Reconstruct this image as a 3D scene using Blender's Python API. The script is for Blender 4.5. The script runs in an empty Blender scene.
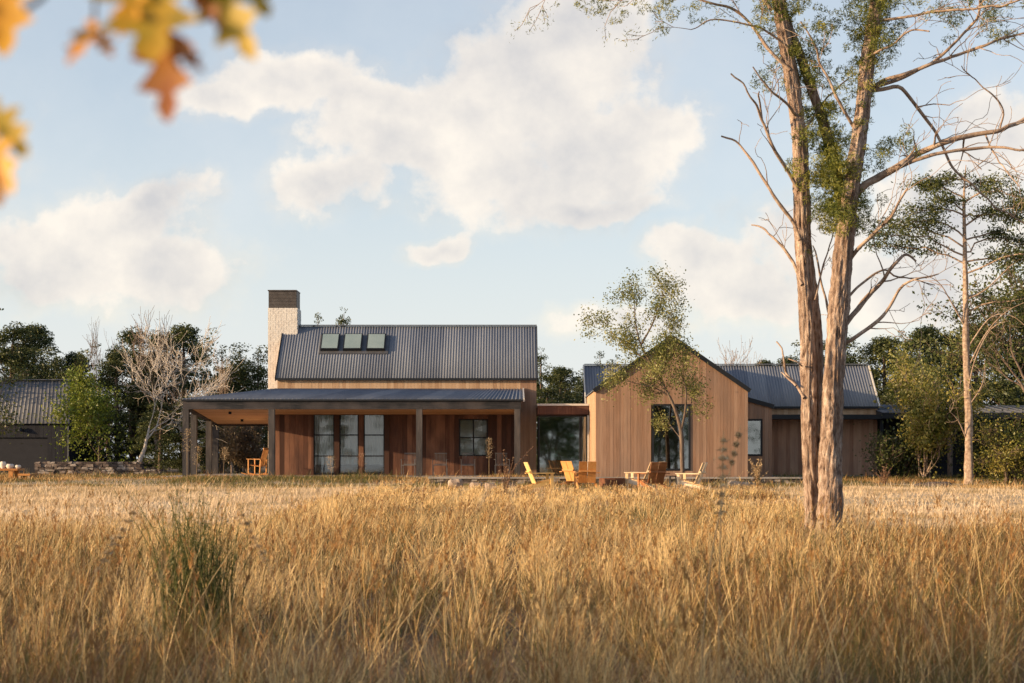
import bpy, math, random
import numpy as np
from mathutils import Vector, Matrix
R = math.radians
random.seed(7)
S = bpy.context.scene
COL = S.collection

# ------------------------------------------------------------------ camera
F = 1600.0; CX = 512.0; HY = 458.0; EYE = 1.5
cd = bpy.data.cameras.new('camera'); cam = bpy.data.objects.new('camera', cd); COL.objects.link(cam)
cam.location = (0, 0, EYE); cam.rotation_euler = (R(90), 0, 0)
cd.sensor_width = 36; cd.lens = 36 * F / 1024
cd.shift_y = (HY - 341.5) / 1024
cd.clip_start = 0.1; cd.clip_end = 3000
cd.dof.use_dof = True; cd.dof.focus_distance = 45; cd.dof.aperture_fstop = 3.9
S.camera = cam
def PX(px, D): return (px - CX) * D / F
def PZ(py, D): return EYE - (py - HY) * D / F
def PT(px, py, D): return (PX(px, D), D, PZ(py, D))

# ------------------------------------------------------------------ light and sky
SUN_EL, SUN_PHI = 11.0, 17.0        # degrees; phi = how far the sun stands towards the camera from due left
w = bpy.data.worlds.new('World'); S.world = w; w.use_nodes = True
nt = w.node_tree; nt.nodes.clear()
def WN(t, **k):
    n = nt.nodes.new(t)
    for a, b in k.items(): setattr(n, a, b)
    return n
def wm(op, a, b=None, c=None, clamp=False):
    n = WN('ShaderNodeMath', operation=op, use_clamp=clamp)
    for i, v in enumerate((a, b, c)):
        if v is None: continue
        if isinstance(v, (int, float)): n.inputs[i].default_value = v
        else: nt.links.new(v, n.inputs[i])
    return n.outputs[0]
sky = WN('ShaderNodeTexSky', sky_type='NISHITA', sun_disc=False)
sky.sun_elevation = R(SUN_EL + 8)
sky.sun_rotation = R(270 - SUN_PHI)
sky.air_density = 1.0; sky.dust_density = 1.4; sky.ozone_density = 1.2
tc = WN('ShaderNodeTexCoord'); sep = WN('ShaderNodeSeparateXYZ'); nt.links.new(tc.outputs['Generated'], sep.inputs[0])
ay = wm('MAXIMUM', wm('ABSOLUTE', sep.outputs[1]), 0.12)
u = wm('DIVIDE', sep.outputs[0], ay); v = wm('DIVIDE', sep.outputs[2], ay)
cmb = WN('ShaderNodeCombineXYZ'); nt.links.new(u, cmb.inputs[0]); nt.links.new(v, cmb.inputs[1])
def wnoise(scale, detail, rough, off):
    mp = WN('ShaderNodeMapping'); mp.inputs['Location'].default_value = off
    nt.links.new(cmb.outputs[0], mp.inputs[0])
    n = WN('ShaderNodeTexNoise'); n.inputs['Scale'].default_value = scale
    n.inputs['Detail'].default_value = detail; n.inputs['Roughness'].default_value = rough
    nt.links.new(mp.outputs[0], n.inputs['Vector']); return n.outputs[0]
du = wm('MULTIPLY', wm('SUBTRACT', wnoise(13, 4, .55, (3, 1, 0)), .5), .075)
dv = wm('MULTIPLY', wm('SUBTRACT', wnoise(13, 4, .55, (9, 5, 2)), .5), .06)
uu = wm('ADD', u, du); vv = wm('ADD', v, dv)
ELL = [(585, 30, 95, 75), (540, 90, 125, 70), (470, 110, 95, 60), (600, 150, 105, 70), (520, 175, 150, 55), (400, 140, 110, 45),
       (330, 190, 75, 30), (290, 80, 120, 34), (210, 95, 60, 28), (370, 105, 70, 34), (440, 245, 34, 16), (590, 205, 90, 22), (665, 150, 40, 24),
       (130, 225, 75, 50), (60, 262, 105, 55), (165, 275, 90, 45), (150, 200, 45, 34),
       (700, 250, 50, 26), (745, 285, 100, 45), (820, 240, 80, 62), (1010, 150, 60, 70), (960, 220, 120, 70), (900, 290, 140, 50),
       (620, 320, 80, 22), (-260, 150, 260, 90), (-700, 60, 300, 160), (1500, 120, 260, 120), (1300, 260, 240, 60), (300, -260, 300, 120), (1000, -330, 260, 120)]
f = None
for (ex, ey, rx, ry) in ELL:
    a = wm('DIVIDE', wm('SUBTRACT', uu, (ex - CX) / F), rx / F * 1.12)
    b = wm('DIVIDE', wm('SUBTRACT', vv, (HY - ey) / F), ry / F * 1.12)
    g = wm('SUBTRACT', 1.0, wm('SQRT', wm('ADD', wm('MULTIPLY', a, a), wm('MULTIPLY', b, b))))
    f = g if f is None else wm('SMOOTH_MAX', f, g, .12)
edge = wnoise(26, 9, .6, (0, 0, 4))
ff = wm('ADD', f, wm('MULTIPLY', wm('SUBTRACT', edge, .5), 1.35))
mask = WN('ShaderNodeMapRange', interpolation_type='SMOOTHSTEP'); nt.links.new(ff, mask.inputs['Value'])
mask.inputs['From Min'].default_value = -0.18; mask.inputs['From Max'].default_value = .44
mask.inputs['To Max'].default_value = .93
# thin veil of high cloud, thicker towards the horizon
veil = wm('MULTIPLY', wm('ADD', wnoise(5, 6, .6, (1, 8, 3)), .35), wm('SUBTRACT', .80, wm('MULTIPLY', wm('MAXIMUM', v, 0.0), .95)), clamp=True)
veil = wm('MAXIMUM', veil, wm('SUBTRACT', .97, wm('MULTIPLY', wm('MAXIMUM', v, 0.0), 2.9)), clamp=True)
tot = wm('MAXIMUM', mask.outputs[0], veil, clamp=True)
shade = WN('ShaderNodeValToRGB')
thick = wm('ADD', wm('MULTIPLY', wnoise(17, 7, .58, (5, 5, 9)), .85), wm('MULTIPLY', f, .22))
nt.links.new(thick, shade.inputs[0])
shade.color_ramp.elements[0].position = .40; shade.color_ramp.elements[0].color = (1.0, .91, .80, 1)
shade.color_ramp.elements[1].position = .76; shade.color_ramp.elements[1].color = (.62, .605, .61, 1)
veilmix = WN('ShaderNodeMix', data_type='RGBA'); nt.links.new(mask.outputs[0], veilmix.inputs[0])
veilmix.inputs[6].default_value = (.80, .82, .83, 1); nt.links.new(shade.outputs[0], veilmix.inputs[7])
bg1 = WN('ShaderNodeBackground'); bg1.inputs[1].default_value = 0.118; nt.links.new(sky.outputs[0], bg1.inputs[0])
bg2 = WN('ShaderNodeBackground'); bg2.inputs[1].default_value = 0.70; nt.links.new(veilmix.outputs[2], bg2.inputs[0])
mx = WN('ShaderNodeMixShader'); nt.links.new(tot, mx.inputs[0]); nt.links.new(bg1.outputs[0], mx.inputs[1]); nt.links.new(bg2.outputs[0], mx.inputs[2])
wo = WN('ShaderNodeOutputWorld'); nt.links.new(mx.outputs[0], wo.inputs[0])

sd = bpy.data.lights.new('sun', 'SUN'); sun = bpy.data.objects.new('sun', sd); COL.objects.link(sun)
sd.energy = 5.0; sd.angle = R(0.6); sd.color = (1.0, .70, .40)
tosun = Vector((-math.cos(R(SUN_PHI)) * math.cos(R(SUN_EL)), -math.sin(R(SUN_PHI)) * math.cos(R(SUN_EL)), math.sin(R(SUN_EL))))
sun.rotation_euler = tosun.to_track_quat('Z', 'Y').to_euler()
S.view_settings.view_transform = 'Standard'; S.view_settings.look = 'None'
S.view_settings.exposure = 0.62; S.view_settings.gamma = 1.0
S.render.engine = 'CYCLES'
S.cycles.max_bounces = 6; S.cycles.transparent_max_bounces = 12

# ------------------------------------------------------------------ materials
def mat(name, c1, c2=None, rough=.8, metal=0., scale=(1, 1, 1), nscale=4., detail=5, tone=0., bump=0., bscale=None,
        contrast=(.3, .7), trans=0., spec=.3, stain=None, obj=True):
    m = bpy.data.materials.new(name); m.use_nodes = True; t = m.node_tree; t.nodes.clear(); L = t.links.new
    out = t.nodes.new('ShaderNodeOutputMaterial'); tcx = t.nodes.new('ShaderNodeTexCoord')
    mp = t.nodes.new('ShaderNodeMapping'); mp.inputs['Scale'].default_value = scale
    L(tcx.outputs['Object'], mp.inputs[0])
    nz = t.nodes.new('ShaderNodeTexNoise'); nz.inputs['Scale'].default_value = nscale; nz.inputs['Detail'].default_value = detail
    nz.inputs['Roughness'].default_value = .62
    L(mp.outputs[0], nz.inputs['Vector'])
    fac = nz.outputs[0]
    if tone:
        at = t.nodes.new('ShaderNodeAttribute'); at.attribute_name = 'tone'
        a = t.nodes.new('ShaderNodeMath'); a.operation = 'MULTIPLY_ADD'; a.inputs[1].default_value = tone
        sb = t.nodes.new('ShaderNodeMath'); sb.operation = 'SUBTRACT'; L(at.outputs['Fac'], sb.inputs[0]); sb.inputs[1].default_value = .5
        L(sb.outputs[0], a.inputs[0]); L(fac, a.inputs[2]); fac = a.outputs[0]
    cr = t.nodes.new('ShaderNodeValToRGB'); L(fac, cr.inputs[0])
    cols = [c1] + (c2 if isinstance(c2, list) else [c2 if c2 else c1])
    el = cr.color_ramp.elements
    while len(el) < len(cols): el.new(.5)
    for i, c in enumerate(cols):
        el[i].position = contrast[0] + (contrast[1] - contrast[0]) * i / (len(cols) - 1); el[i].color = (*c, 1)
    colout = cr.outputs[0]
    if stain:
        n2 = t.nodes.new('ShaderNodeTexNoise'); n2.inputs['Scale'].default_value = stain[1]; n2.inputs['Detail'].default_value = 6
        mp2 = t.nodes.new('ShaderNodeMapping'); mp2.inputs['Scale'].default_value = (1, 1, .35) if scale[2] < .5 else (1, 1, 1); L(tcx.outputs['Object'], mp2.inputs[0]); L(mp2.outputs[0], n2.inputs['Vector'])
        mr = t.nodes.new('ShaderNodeMapRange'); mr.inputs[1].default_value = .42; mr.inputs[2].default_value = .68; mr.inputs[4].default_value = stain[2]
        L(n2.outputs[0], mr.inputs[0])
        mi = t.nodes.new('ShaderNodeMix'); mi.data_type = 'RGBA'; L(mr.outputs[0], mi.inputs[0]); L(colout, mi.inputs[6]); mi.inputs[7].default_value = (*stain[0], 1)
        colout = mi.outputs[2]
    if trans:
        d = t.nodes.new('ShaderNodeBsdfDiffuse'); tr = t.nodes.new('ShaderNodeBsdfTranslucent'); L(colout, d.inputs[0]); L(colout, tr.inputs[0])
        mxs = t.nodes.new('ShaderNodeMixShader'); mxs.inputs[0].default_value = trans; L(d.outputs[0], mxs.inputs[1]); L(tr.outputs[0], mxs.inputs[2])
        gl = t.nodes.new('ShaderNodeBsdfGlossy'); gl.inputs['Roughness'].default_value = .5
        m2 = t.nodes.new('ShaderNodeMixShader'); m2.inputs[0].default_value = .035; L(mxs.outputs[0], m2.inputs[1]); L(gl.outputs[0], m2.inputs[2])
        L(m2.outputs[0], out.inputs[0]); return m
    p = t.nodes.new('ShaderNodeBsdfPrincipled'); L(colout, p.inputs['Base Color'])
    p.inputs['Roughness'].default_value = rough; p.inputs['Metallic'].default_value = metal
    p.inputs['Specular IOR Level'].default_value = spec
    if bump:
        b = t.nodes.new('ShaderNodeBump'); b.inputs['Strength'].default_value = 1; b.inputs['Distance'].default_value = bump
        if bscale:
            n3 = t.nodes.new('ShaderNodeTexNoise'); n3.inputs['Scale'].default_value = bscale; n3.inputs['Detail'].default_value = 6
            L(mp.outputs[0], n3.inputs['Vector']); L(n3.outputs[0], b.inputs['Height'])
        else: L(nz.outputs[0], b.inputs['Height'])
        L(b.outputs[0], p.inputs['Normal'])
    L(p.outputs[0], out.inputs[0]); return m

def glass_mat(name, tint, refl=.10):
    m = bpy.data.materials.new(name); m.use_nodes = True; t = m.node_tree; t.nodes.clear(); L = t.links.new
    out = t.nodes.new('ShaderNodeOutputMaterial'); a = t.nodes.new('ShaderNodeBsdfTransparent'); a.inputs[0].default_value = (*tint, 1)
    g = t.nodes.new('ShaderNodeBsdfGlossy'); g.inputs['Roughness'].default_value = .02
    nz = t.nodes.new('ShaderNodeTexNoise'); nz.inputs['Scale'].default_value = 1.3
    b = t.nodes.new('ShaderNodeBump'); b.inputs['Distance'].default_value = .01; b.inputs['Strength'].default_value = .15; L(nz.outputs[0], b.inputs['Height']); L(b.outputs[0], g.inputs['Normal'])
    mxs = t.nodes.new('ShaderNodeMixShader'); fr = t.nodes.new('ShaderNodeFresnel'); fr.inputs[0].default_value = 1.5
    ad = t.nodes.new('ShaderNodeMath'); ad.operation = 'ADD'; ad.inputs[1].default_value = refl; L(fr.outputs[0], ad.inputs[0])
    L(ad.outputs[0], mxs.inputs[0]); L(a.outputs[0], mxs.inputs[1]); L(g.outputs[0], mxs.inputs[2]); L(mxs.outputs[0], out.inputs[0]); return m

M = {}
M['ground'] = mat('field_soil', (.09, .052, .028), [(.15, .09, .05), (.11, .09, .04)], rough=1, nscale=.9, detail=9, bump=.05, bscale=9)
M['gravel'] = mat('dry_mown_ground', (.40, .29, .17), [(.60, .46, .30), (.36, .28, .14)], rough=1, nscale=1.4, detail=10, bump=.04, bscale=14, scale=(.5, 1.4, 1))
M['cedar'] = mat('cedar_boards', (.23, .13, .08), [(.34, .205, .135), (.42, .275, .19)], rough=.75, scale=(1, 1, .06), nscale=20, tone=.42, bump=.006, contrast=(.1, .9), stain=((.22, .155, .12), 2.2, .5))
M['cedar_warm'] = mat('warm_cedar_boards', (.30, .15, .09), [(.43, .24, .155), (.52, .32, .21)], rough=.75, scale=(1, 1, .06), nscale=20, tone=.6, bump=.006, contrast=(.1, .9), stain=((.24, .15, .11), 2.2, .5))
M['cedar_lit'] = mat('lit_cedar_boards', (.36, .22, .13), [(.47, .31, .19), (.53, .37, .24)], rough=.75, scale=(1, 1, .07), nscale=22, tone=.8, bump=.005, contrast=(.1, .9))  # paler copy of the same cedar, sunlight on the walls put into the colour
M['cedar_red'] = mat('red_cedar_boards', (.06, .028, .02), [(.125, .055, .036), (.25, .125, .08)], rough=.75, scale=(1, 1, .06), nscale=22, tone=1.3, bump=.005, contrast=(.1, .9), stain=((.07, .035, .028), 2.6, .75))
M['soffit'] = mat('soffit_boards', (.50, .25, .11), [(.60, .33, .16), (.68, .40, .20)], rough=.6, scale=(.1, 1, 1), nscale=18, tone=.6, bump=.002)
M['charwood'] = mat('weathered_dark_timber', (.02, .02, .025), [(.042, .04, .043), (.11, .095, .085)], rough=.8, scale=(.6, .6, .12), nscale=20, detail=8, bump=.008, contrast=(.3, .8), stain=((.15, .13, .12), 1.7, .5))
M['charbeam'] = mat('weathered_dark_beam', (.011, .013, .017), [(.024, .025, .03), (.08, .07, .065)], rough=.8, scale=(.1, 1, 1), nscale=16, detail=8, bump=.008, contrast=(.32, .8), stain=((.12, .10, .10), .8, .6))
M['roof'] = mat('corrugated_steel', (.115, .13, .165), [(.16, .178, .215), (.215, .23, .26)], rough=.5, metal=.15, scale=(1, .15, .15), nscale=3, detail=8, tone=.5, contrast=(.2, .85), spec=.5)
M['seam'] = mat('grey_standing_seam', (.10, .105, .12), [(.14, .145, .16), (.20, .20, .215)], rough=.6, metal=.2, scale=(2, .12, .12), nscale=3, tone=.4, contrast=(.2, .85))
M['black'] = mat('black_steel', (.012, .014, .018), (.02, .023, .028), rough=.5, nscale=3, spec=.25)
M['char'] = mat('charcoal_cladding', (.010, .011, .017), (.019, .021, .029), rough=.8, nscale=9, scale=(3, 3, .2), tone=.5)
M['garagedoor'] = mat('charcoal_door', (.015, .016, .022), (.021, .022, .029), rough=.7, nscale=3)
M['trim'] = mat('pale_trim', (.55, .52, .47), (.68, .64, .58), rough=.5, nscale=5)
M['brick'] = mat('limewashed_brick', (.60, .54, .47), [(.72, .67, .60), (.78, .74, .67)], rough=.95, nscale=3.5, detail=10, tone=.1, bump=.012, bscale=14, contrast=(.2, .8))
M['cap'] = mat('dark_bronze', (.07, .06, .055), (.12, .105, .095), rough=.55, metal=.4, nscale=5)
M['int'] = mat('dark_interior', (.05, .045, .04), (.08, .07, .06), nscale=2)
M['curtain'] = mat('grey_linen', (.58, .57, .56), (.68, .66, .64), nscale=2, scale=(3, 3, .3))
M['sky_glass'] = mat('skylight_glass', (.22, .29, .29), (.28, .35, .34), rough=.2, nscale=1, spec=.5)
M['glass'] = glass_mat('window_glass', (.84, .87, .86), .07)
M['darkglass'] = glass_mat('dark_window_glass', (.52, .60, .56), .22)
M['stone'] = mat('dry_stone', (.09, .07, .062), [(.19, .145, .12), (.36, .31, .27)], rough=.95, nscale=7, detail=8, tone=1.3, bump=.02, bscale=20, contrast=(.1, .95))
M['boulder'] = mat('pale_boulder', (.22, .16, .12), [(.34, .26, .20), (.46, .38, .30)], rough=.95, nscale=4, detail=9, bump=.03, bscale=9)
M['coping'] = mat('coping_stone', (.26, .24, .22), (.38, .35, .32), rough=.9, nscale=6, tone=.4, bump=.006)
M['teak'] = mat('oiled_teak', (.42, .17, .045), [(.55, .25, .075), (.66, .34, .12)], rough=.5, nscale=5, scale=(3, 3, 1), tone=.7, contrast=(.15, .85))
M['darkteak'] = mat('dark_oiled_teak', (.20, .075, .025), [(.30, .12, .045), (.38, .17, .07)], rough=.5, nscale=5, tone=.7)
M['yellowwood'] = mat('yellow_pine', (.62, .36, .10), [(.74, .47, .16), (.80, .55, .24)], rough=.5, nscale=5, tone=.6)
M['palewood'] = mat('pale_pine', (.62, .42, .23), [(.72, .54, .34), (.80, .64, .46)], rough=.5, nscale=5, tone=.6)
M['corten'] = mat('rusted_steel', (.10, .04, .025), (.19, .08, .04), rough=.9, nscale=6)
M['greymetal'] = mat('grey_metal', (.12, .12, .125), (.17, .17, .175), rough=.5, metal=.5)
M['ceramic'] = mat('pale_ceramic', (.62, .52, .42), (.74, .66, .56), rough=.5)
M['bark_cedar'] = mat('shaggy_cedar_bark', (.10, .062, .045), [(.31, .215, .16), (.50, .38, .30), (.58, .47, .38)], rough=.97, scale=(1, 1, .34), nscale=17, detail=11, bump=.09, contrast=(.34, .66), stain=((.20, .13, .095), 3.5, .75))
M['bark_dark'] = mat('dark_bark', (.07, .05, .038), [(.14, .10, .075), (.22, .17, .13)], rough=.95, scale=(1, 1, .3), nscale=12, detail=8, bump=.02)
M['bark_pale'] = mat('pale_bark', (.36, .31, .26), [(.50, .44, .38), (.62, .56, .49)], rough=.95, nscale=6, detail=8, bump=.01)
M['bark_branch'] = mat('bare_branch_bark', (.16, .11, .08), [(.32, .23, .17), (.50, .40, .31)], rough=.95, nscale=9, detail=8, bump=.006)
def leafm(n, cs, tr=.3): return mat(n, cs[0], cs[1:], nscale=.8, detail=3, tone=1.1, contrast=(.05, .95), trans=tr)
M['leaf_dark'] = leafm('dark_evergreen_leaves', [(.022, .034, .011), (.06, .078, .024), (.14, .145, .045)], .2)
M['leaf_mid'] = leafm('mid_green_leaves', [(.035, .052, .012), (.08, .10, .024), (.15, .155, .045)], .25)
M['leaf_bright'] = leafm('bright_green_leaves', [(.07, .11, .010), (.15, .20, .022), (.27, .29, .045)], .35)
M['leaf_yellow'] = leafm('yellow_green_leaves', [(.08, .10, .014), (.19, .19, .035), (.36, .29, .07)], .35)
M['leaf_olive'] = leafm('olive_leaves', [(.12, .14, .035), (.23, .235, .065), (.36, .34, .12)], .35)
M['leaf_brown'] = leafm('brown_dry_leaves', [(.08, .05, .03), (.16, .11, .06), (.25, .18, .09)], .3)
M['leaf_cedar'] = leafm('cedar_sprays', [(.06, .085, .012), (.17, .19, .028), (.36, .33, .07)], .3)
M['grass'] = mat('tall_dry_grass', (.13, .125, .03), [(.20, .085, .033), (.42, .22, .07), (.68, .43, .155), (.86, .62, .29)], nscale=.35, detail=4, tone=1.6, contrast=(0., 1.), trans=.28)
M['stubble'] = mat('pale_stubble', (.30, .22, .09), [(.66, .48, .28), (.86, .69, .47)], nscale=.5, detail=5, tone=.9, contrast=(.1, .9), trans=.3)
M['weed'] = mat('green_weed', (.07, .085, .02), [(.15, .155, .035), (.30, .26, .08)], nscale=1, tone=1, trans=.3)
M['straw'] = mat('dry_straw', (.36, .24, .12), [(.52, .37, .20), (.66, .50, .30)], nscale=2, tone=1, trans=.3)
M['rust'] = mat('russet_stems', (.16, .08, .045), [(.26, .14, .08), (.38, .24, .14)], nscale=2, tone=1, trans=.2)

# ------------------------------------------------------------------ helpers
def origin(o):
    v = Vector((0, 0, 0))
    while o is not None: v += o.location; o = o.parent
    return v
def mesh_obj(name, V, Fc, m, parent=None, tone=None, smooth=False, local=False, base=True):
    V = np.asarray(V, dtype=np.float64)
    if parent is not None and not local: V = V - np.array(origin(parent))[None]
    loc = None
    if parent is None and base:
        mn, mxv = V.min(0), V.max(0); loc = np.array([(mn[0] + mxv[0]) / 2, (mn[1] + mxv[1]) / 2, mn[2]]); V = V - loc
    me = bpy.data.meshes.new(name)
    if isinstance(Fc, np.ndarray):
        nf, k = Fc.shape
        me.vertices.add(len(V)); me.vertices.foreach_set('co', V.astype(np.float32).ravel())
        me.loops.add(nf * k); me.loops.foreach_set('vertex_index', Fc.astype(np.int32).ravel())
        me.polygons.add(nf); me.polygons.foreach_set('loop_start', np.arange(0, nf * k, k, dtype=np.int32))
        me.update(calc_edges=True)
    else:
        me.from_pydata([tuple(x) for x in V], [], [tuple(x) for x in Fc]); me.update()
    if tone is not None:
        a = me.attributes.new('tone', 'FLOAT', 'POINT'); a.data.foreach_set('value', np.asarray(tone, dtype=np.float32))
    if smooth: me.polygons.foreach_set('use_smooth', np.ones(len(me.polygons), dtype=bool))
    me.materials.append(m)
    o = bpy.data.objects.new(name, me); COL.objects.link(o)
    if parent is not None: o.parent = parent
    if loc is not None: o.location = loc
    return o
def tag(o, label=None, cat=None, group=None, kind=None):
    if label: o['label'] = label
    if cat: o['category'] = cat
    if group: o['group'] = group
    if kind: o['kind'] = kind
    return o
def empty(name, loc, label, cat, group=None, rz=0):
    o = bpy.data.objects.new(name, None); COL.objects.link(o); o.location = loc; o.rotation_euler = (0, 0, rz)
    o.empty_display_size = .2
    return tag(o, label, cat, group)
def copy_tree(o, parent=None):
    c = o.copy(); COL.objects.link(c)
    if parent: c.parent = parent
    for ch in list(o.children): copy_tree(ch, c)
    return c
class MB:
    def __init__(s): s.V = []; s.F = []; s.T = []
    def add(s, vs, fs, tone=.5):
        n = len(s.V); s.V += [tuple(v) for v in vs]; s.F += [tuple(i + n for i in f) for f in fs]; s.T += [tone] * len(vs); return s
    BF = [(0, 3, 2, 1), (4, 5, 6, 7), (0, 1, 5, 4), (1, 2, 6, 5), (2, 3, 7, 6), (3, 0, 4, 7)]
    def box(s, x0, x1, y0, y1, z0, z1, tone=.5):
        return s.add([(x0, y0, z0), (x1, y0, z0), (x1, y1, z0), (x0, y1, z0), (x0, y0, z1), (x1, y0, z1), (x1, y1, z1), (x0, y1, z1)], MB.BF, tone)
    def bar(s, a, b, wd, th, up=(0, 0, 1), tone=.5):
        a = Vector(a); b = Vector(b); d = (b - a).normalized(); upv = Vector(up)
        if abs(d.dot(upv)) > .98: upv = Vector((0, 1, 0))
        sd_ = d.cross(upv).normalized() * wd / 2; u_ = sd_.cross(d).normalized() * th / 2
        vs = [a - sd_ - u_, a + sd_ - u_, b + sd_ - u_, b - sd_ - u_, a - sd_ + u_, a + sd_ + u_, b + sd_ + u_, b - sd_ + u_]
        return s.add(vs, MB.BF, tone)
    def hexa(s, b4, t4, tone=.5): return s.add(list(b4) + list(t4), MB.BF, tone)
    def build(s, name, m, parent=None, **k): return mesh_obj(name, s.V, s.F, m, parent, tone=s.T, **k)

def ground_z(x, y):
    yy = np.asarray(y, dtype=float); t = np.clip((yy - 18) / 36, 0, 1); t2 = np.clip((yy - 56.5) / 4, 0, 1); b = .48 * t * t * (3 - 2 * t) + .24 * t2 * t2 * (3 - 2 * t2)
    x = np.asarray(x, dtype=float)
    n = .05 * np.sin(x * .31 + 1.3) * np.sin(np.asarray(y) * .23 + .7) + .025 * np.sin(x * .9 + np.asarray(y) * .6)
    fade = np.clip((58 - np.asarray(y)) / 8, 0, 1)
    return b + n * fade
def gz(x, y): return float(ground_z(x, y))

# value noise in numpy
_rng = np.random.default_rng(5); _G = _rng.random((256, 256))
def vnoise(x, y):
    xi = np.floor(x).astype(int); yi = np.floor(y).astype(int); fx = x - xi; fy = y - yi
    fx = fx * fx * (3 - 2 * fx); fy = fy * fy * (3 - 2 * fy)
    g = lambda a, b: _G[a % 256, b % 256]
    return (g(xi, yi) * (1 - fx) + g(xi + 1, yi) * fx) * (1 - fy) + (g(xi, yi + 1) * (1 - fx) + g(xi + 1, yi + 1) * fx) * fy
def fbm(x, y): return .5 * vnoise(x, y) + .27 * vnoise(x * 2.1 + 7, y * 2.1 + 3) + .15 * vnoise(x * 4.3 + 1, y * 4.3) + .08 * vnoise(x * 9, y * 9)

# tubes -------------------------------------------------------------
def smooth_line(P, Rr, step):
    P = np.array(P, float); Rr = np.array(Rr, float)
    if len(P) < 3:
        n = max(2, int(np.linalg.norm(P[-1] - P[0]) / step)); t = np.linspace(0, 1, n)[:, None]
        return P[0] * (1 - t) + P[-1] * t, Rr[0] * (1 - t[:, 0]) + Rr[-1] * t[:, 0]
    Q = np.vstack([2 * P[0] - P[1], P, 2 * P[-1] - P[-2]]); out = []; ro = []
    for i in range(len(P) - 1):
        p0, p1, p2, p3 = Q[i:i + 4]; n = max(1, int(np.linalg.norm(p2 - p1) / step))
        for k in range(n):
            t = k / n
            out.append(.5 * ((2 * p1) + (-p0 + p2) * t + (2 * p0 - 5 * p1 + 4 * p2 - p3) * t * t + (-p0 + 3 * p1 - 3 * p2 + p3) * t ** 3))
            ro.append(Rr[i] * (1 - t) + Rr[i + 1] * t)
    out.append(P[-1]); ro.append(Rr[-1]); return np.array(out), np.array(ro)
class Tubes:
    def __init__(s): s.V = []; s.F = []; s.n = 0
    def add(s, P, Rr, sides=6, rough=0., seed=0):
        P = np.asarray(P, float); n = len(P)
        if n < 2: return
        T = np.gradient(P, axis=0); T /= np.linalg.norm(T, axis=1)[:, None] + 1e-9
        ref = np.array([0, 1, 0.]) if abs(T[0][1]) < .9 else np.array([1, 0, 0.])
        A = np.cross(T, ref); A /= np.linalg.norm(A, axis=1)[:, None] + 1e-9; B = np.cross(T, A)
        an = np.linspace(0, 2 * np.pi, sides, endpoint=False)
        rr = np.repeat(np.asarray(Rr, float)[:, None], sides, 1)
        if rough:
            h = np.arange(n)[:, None] * .13 + seed; q = an[None] * sides / 6.28
            rr = rr * (1 + rough * ((vnoise(q * .32 + seed * 3 + .3 * h, h * .5) - .5) * 1.0 + (vnoise(q * .9 + 40 + .2 * h, h * 2.4) - .5) * .9 + (vnoise(q * 1.0 + 90, h * 6) - .5) * .45))
        V = P[:, None] + rr[..., None] * (np.cos(an)[None, :, None] * A[:, None] + np.sin(an)[None, :, None] * B[:, None])
        i = np.arange(n - 1)[:, None] * sides; j = np.arange(sides)[None]; j2 = (j + 1) % sides
        Fq = np.stack([i + j, i + j2, i + sides + j2, i + sides + j], -1).reshape(-1, 4) + s.n
        s.V.append(V.reshape(-1, 3)); s.F.append(Fq); s.n += n * sides
    def build(s, name, m, parent=None, **k):
        return mesh_obj(name, np.vstack(s.V), np.vstack(s.F), m, parent, smooth=True, **k)
def twig(T, p, d, length, r, depth, rng, tips, spread=.7, up=.15, wig=.18, kids=(3, 5), sides=5, minr=.003, step=None, ratio=.62):
    d = np.array(d, float); d /= np.linalg.norm(d); n = max(3, int(length / (step or max(.12, length / 7)))); P = [np.array(p, float)]; Rr = [r]
    for i in range(n):
        d = d + rng.normal(0, wig, 3) + np.array([0, 0, up / n * 2]); d /= np.linalg.norm(d)
        P.append(P[-1] + d * length / n); Rr.append(max(minr, r * (1 - .75 * (i + 1) / n)))
    T.add(P, Rr, sides)
    if depth <= 0: tips.append((P[-1], d)); tips.append((P[n // 2], d)); return
    for k in range(rng.integers(kids[0], kids[1] + 1)):
        t = rng.uniform(.25, 1.0) if k else 1.0; i = min(n, int(t * n)); a = rng.normal(0, 1, 3); dd = P[i] - P[max(0, i - 1)]; dd /= np.linalg.norm(dd) + 1e-9
        a -= a.dot(dd) * dd; a /= np.linalg.norm(a) + 1e-9; nd = dd + a * spread * rng.uniform(.6, 1.3)
        twig(T, P[i], nd, length * ratio * rng.uniform(.7, 1.2), max(minr, Rr[i] * .62), depth - 1, rng, tips, spread, up, wig, kids, max(3, sides - 1), minr, step, ratio)
# leaves -------------------------------------------------------------
def cards(C, size, rng, aspect=.55, flat=0., tone=None, jit=.4):
    C = np.asarray(C, float); n = len(C)
    A = rng.normal(0, 1, (n, 3)); A[:, 2] *= (1 - flat); A /= np.linalg.norm(A, axis=1)[:, None]
    B = rng.normal(0, 1, (n, 3)); B[:, 2] *= (1 - flat); B -= (A * B).sum(1)[:, None] * A; B /= np.linalg.norm(B, axis=1)[:, None]
    s = (size * (1 + jit * rng.uniform(-1, 1, n)))[:, None] if not hasattr(size, '__len__') else np.asarray(size)[:, None]
    N = np.cross(A, B) * s * .12
    V = np.stack([C - A * s * .5, C + B * s * aspect * .5 + N, C + A * s * .5, C - B * s * aspect * .5 + N], 1).reshape(-1, 3)
    Fq = np.arange(n * 4).reshape(n, 4); t = np.repeat(rng.random(n) if tone is None else tone, 4)
    return V, Fq, t
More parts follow.
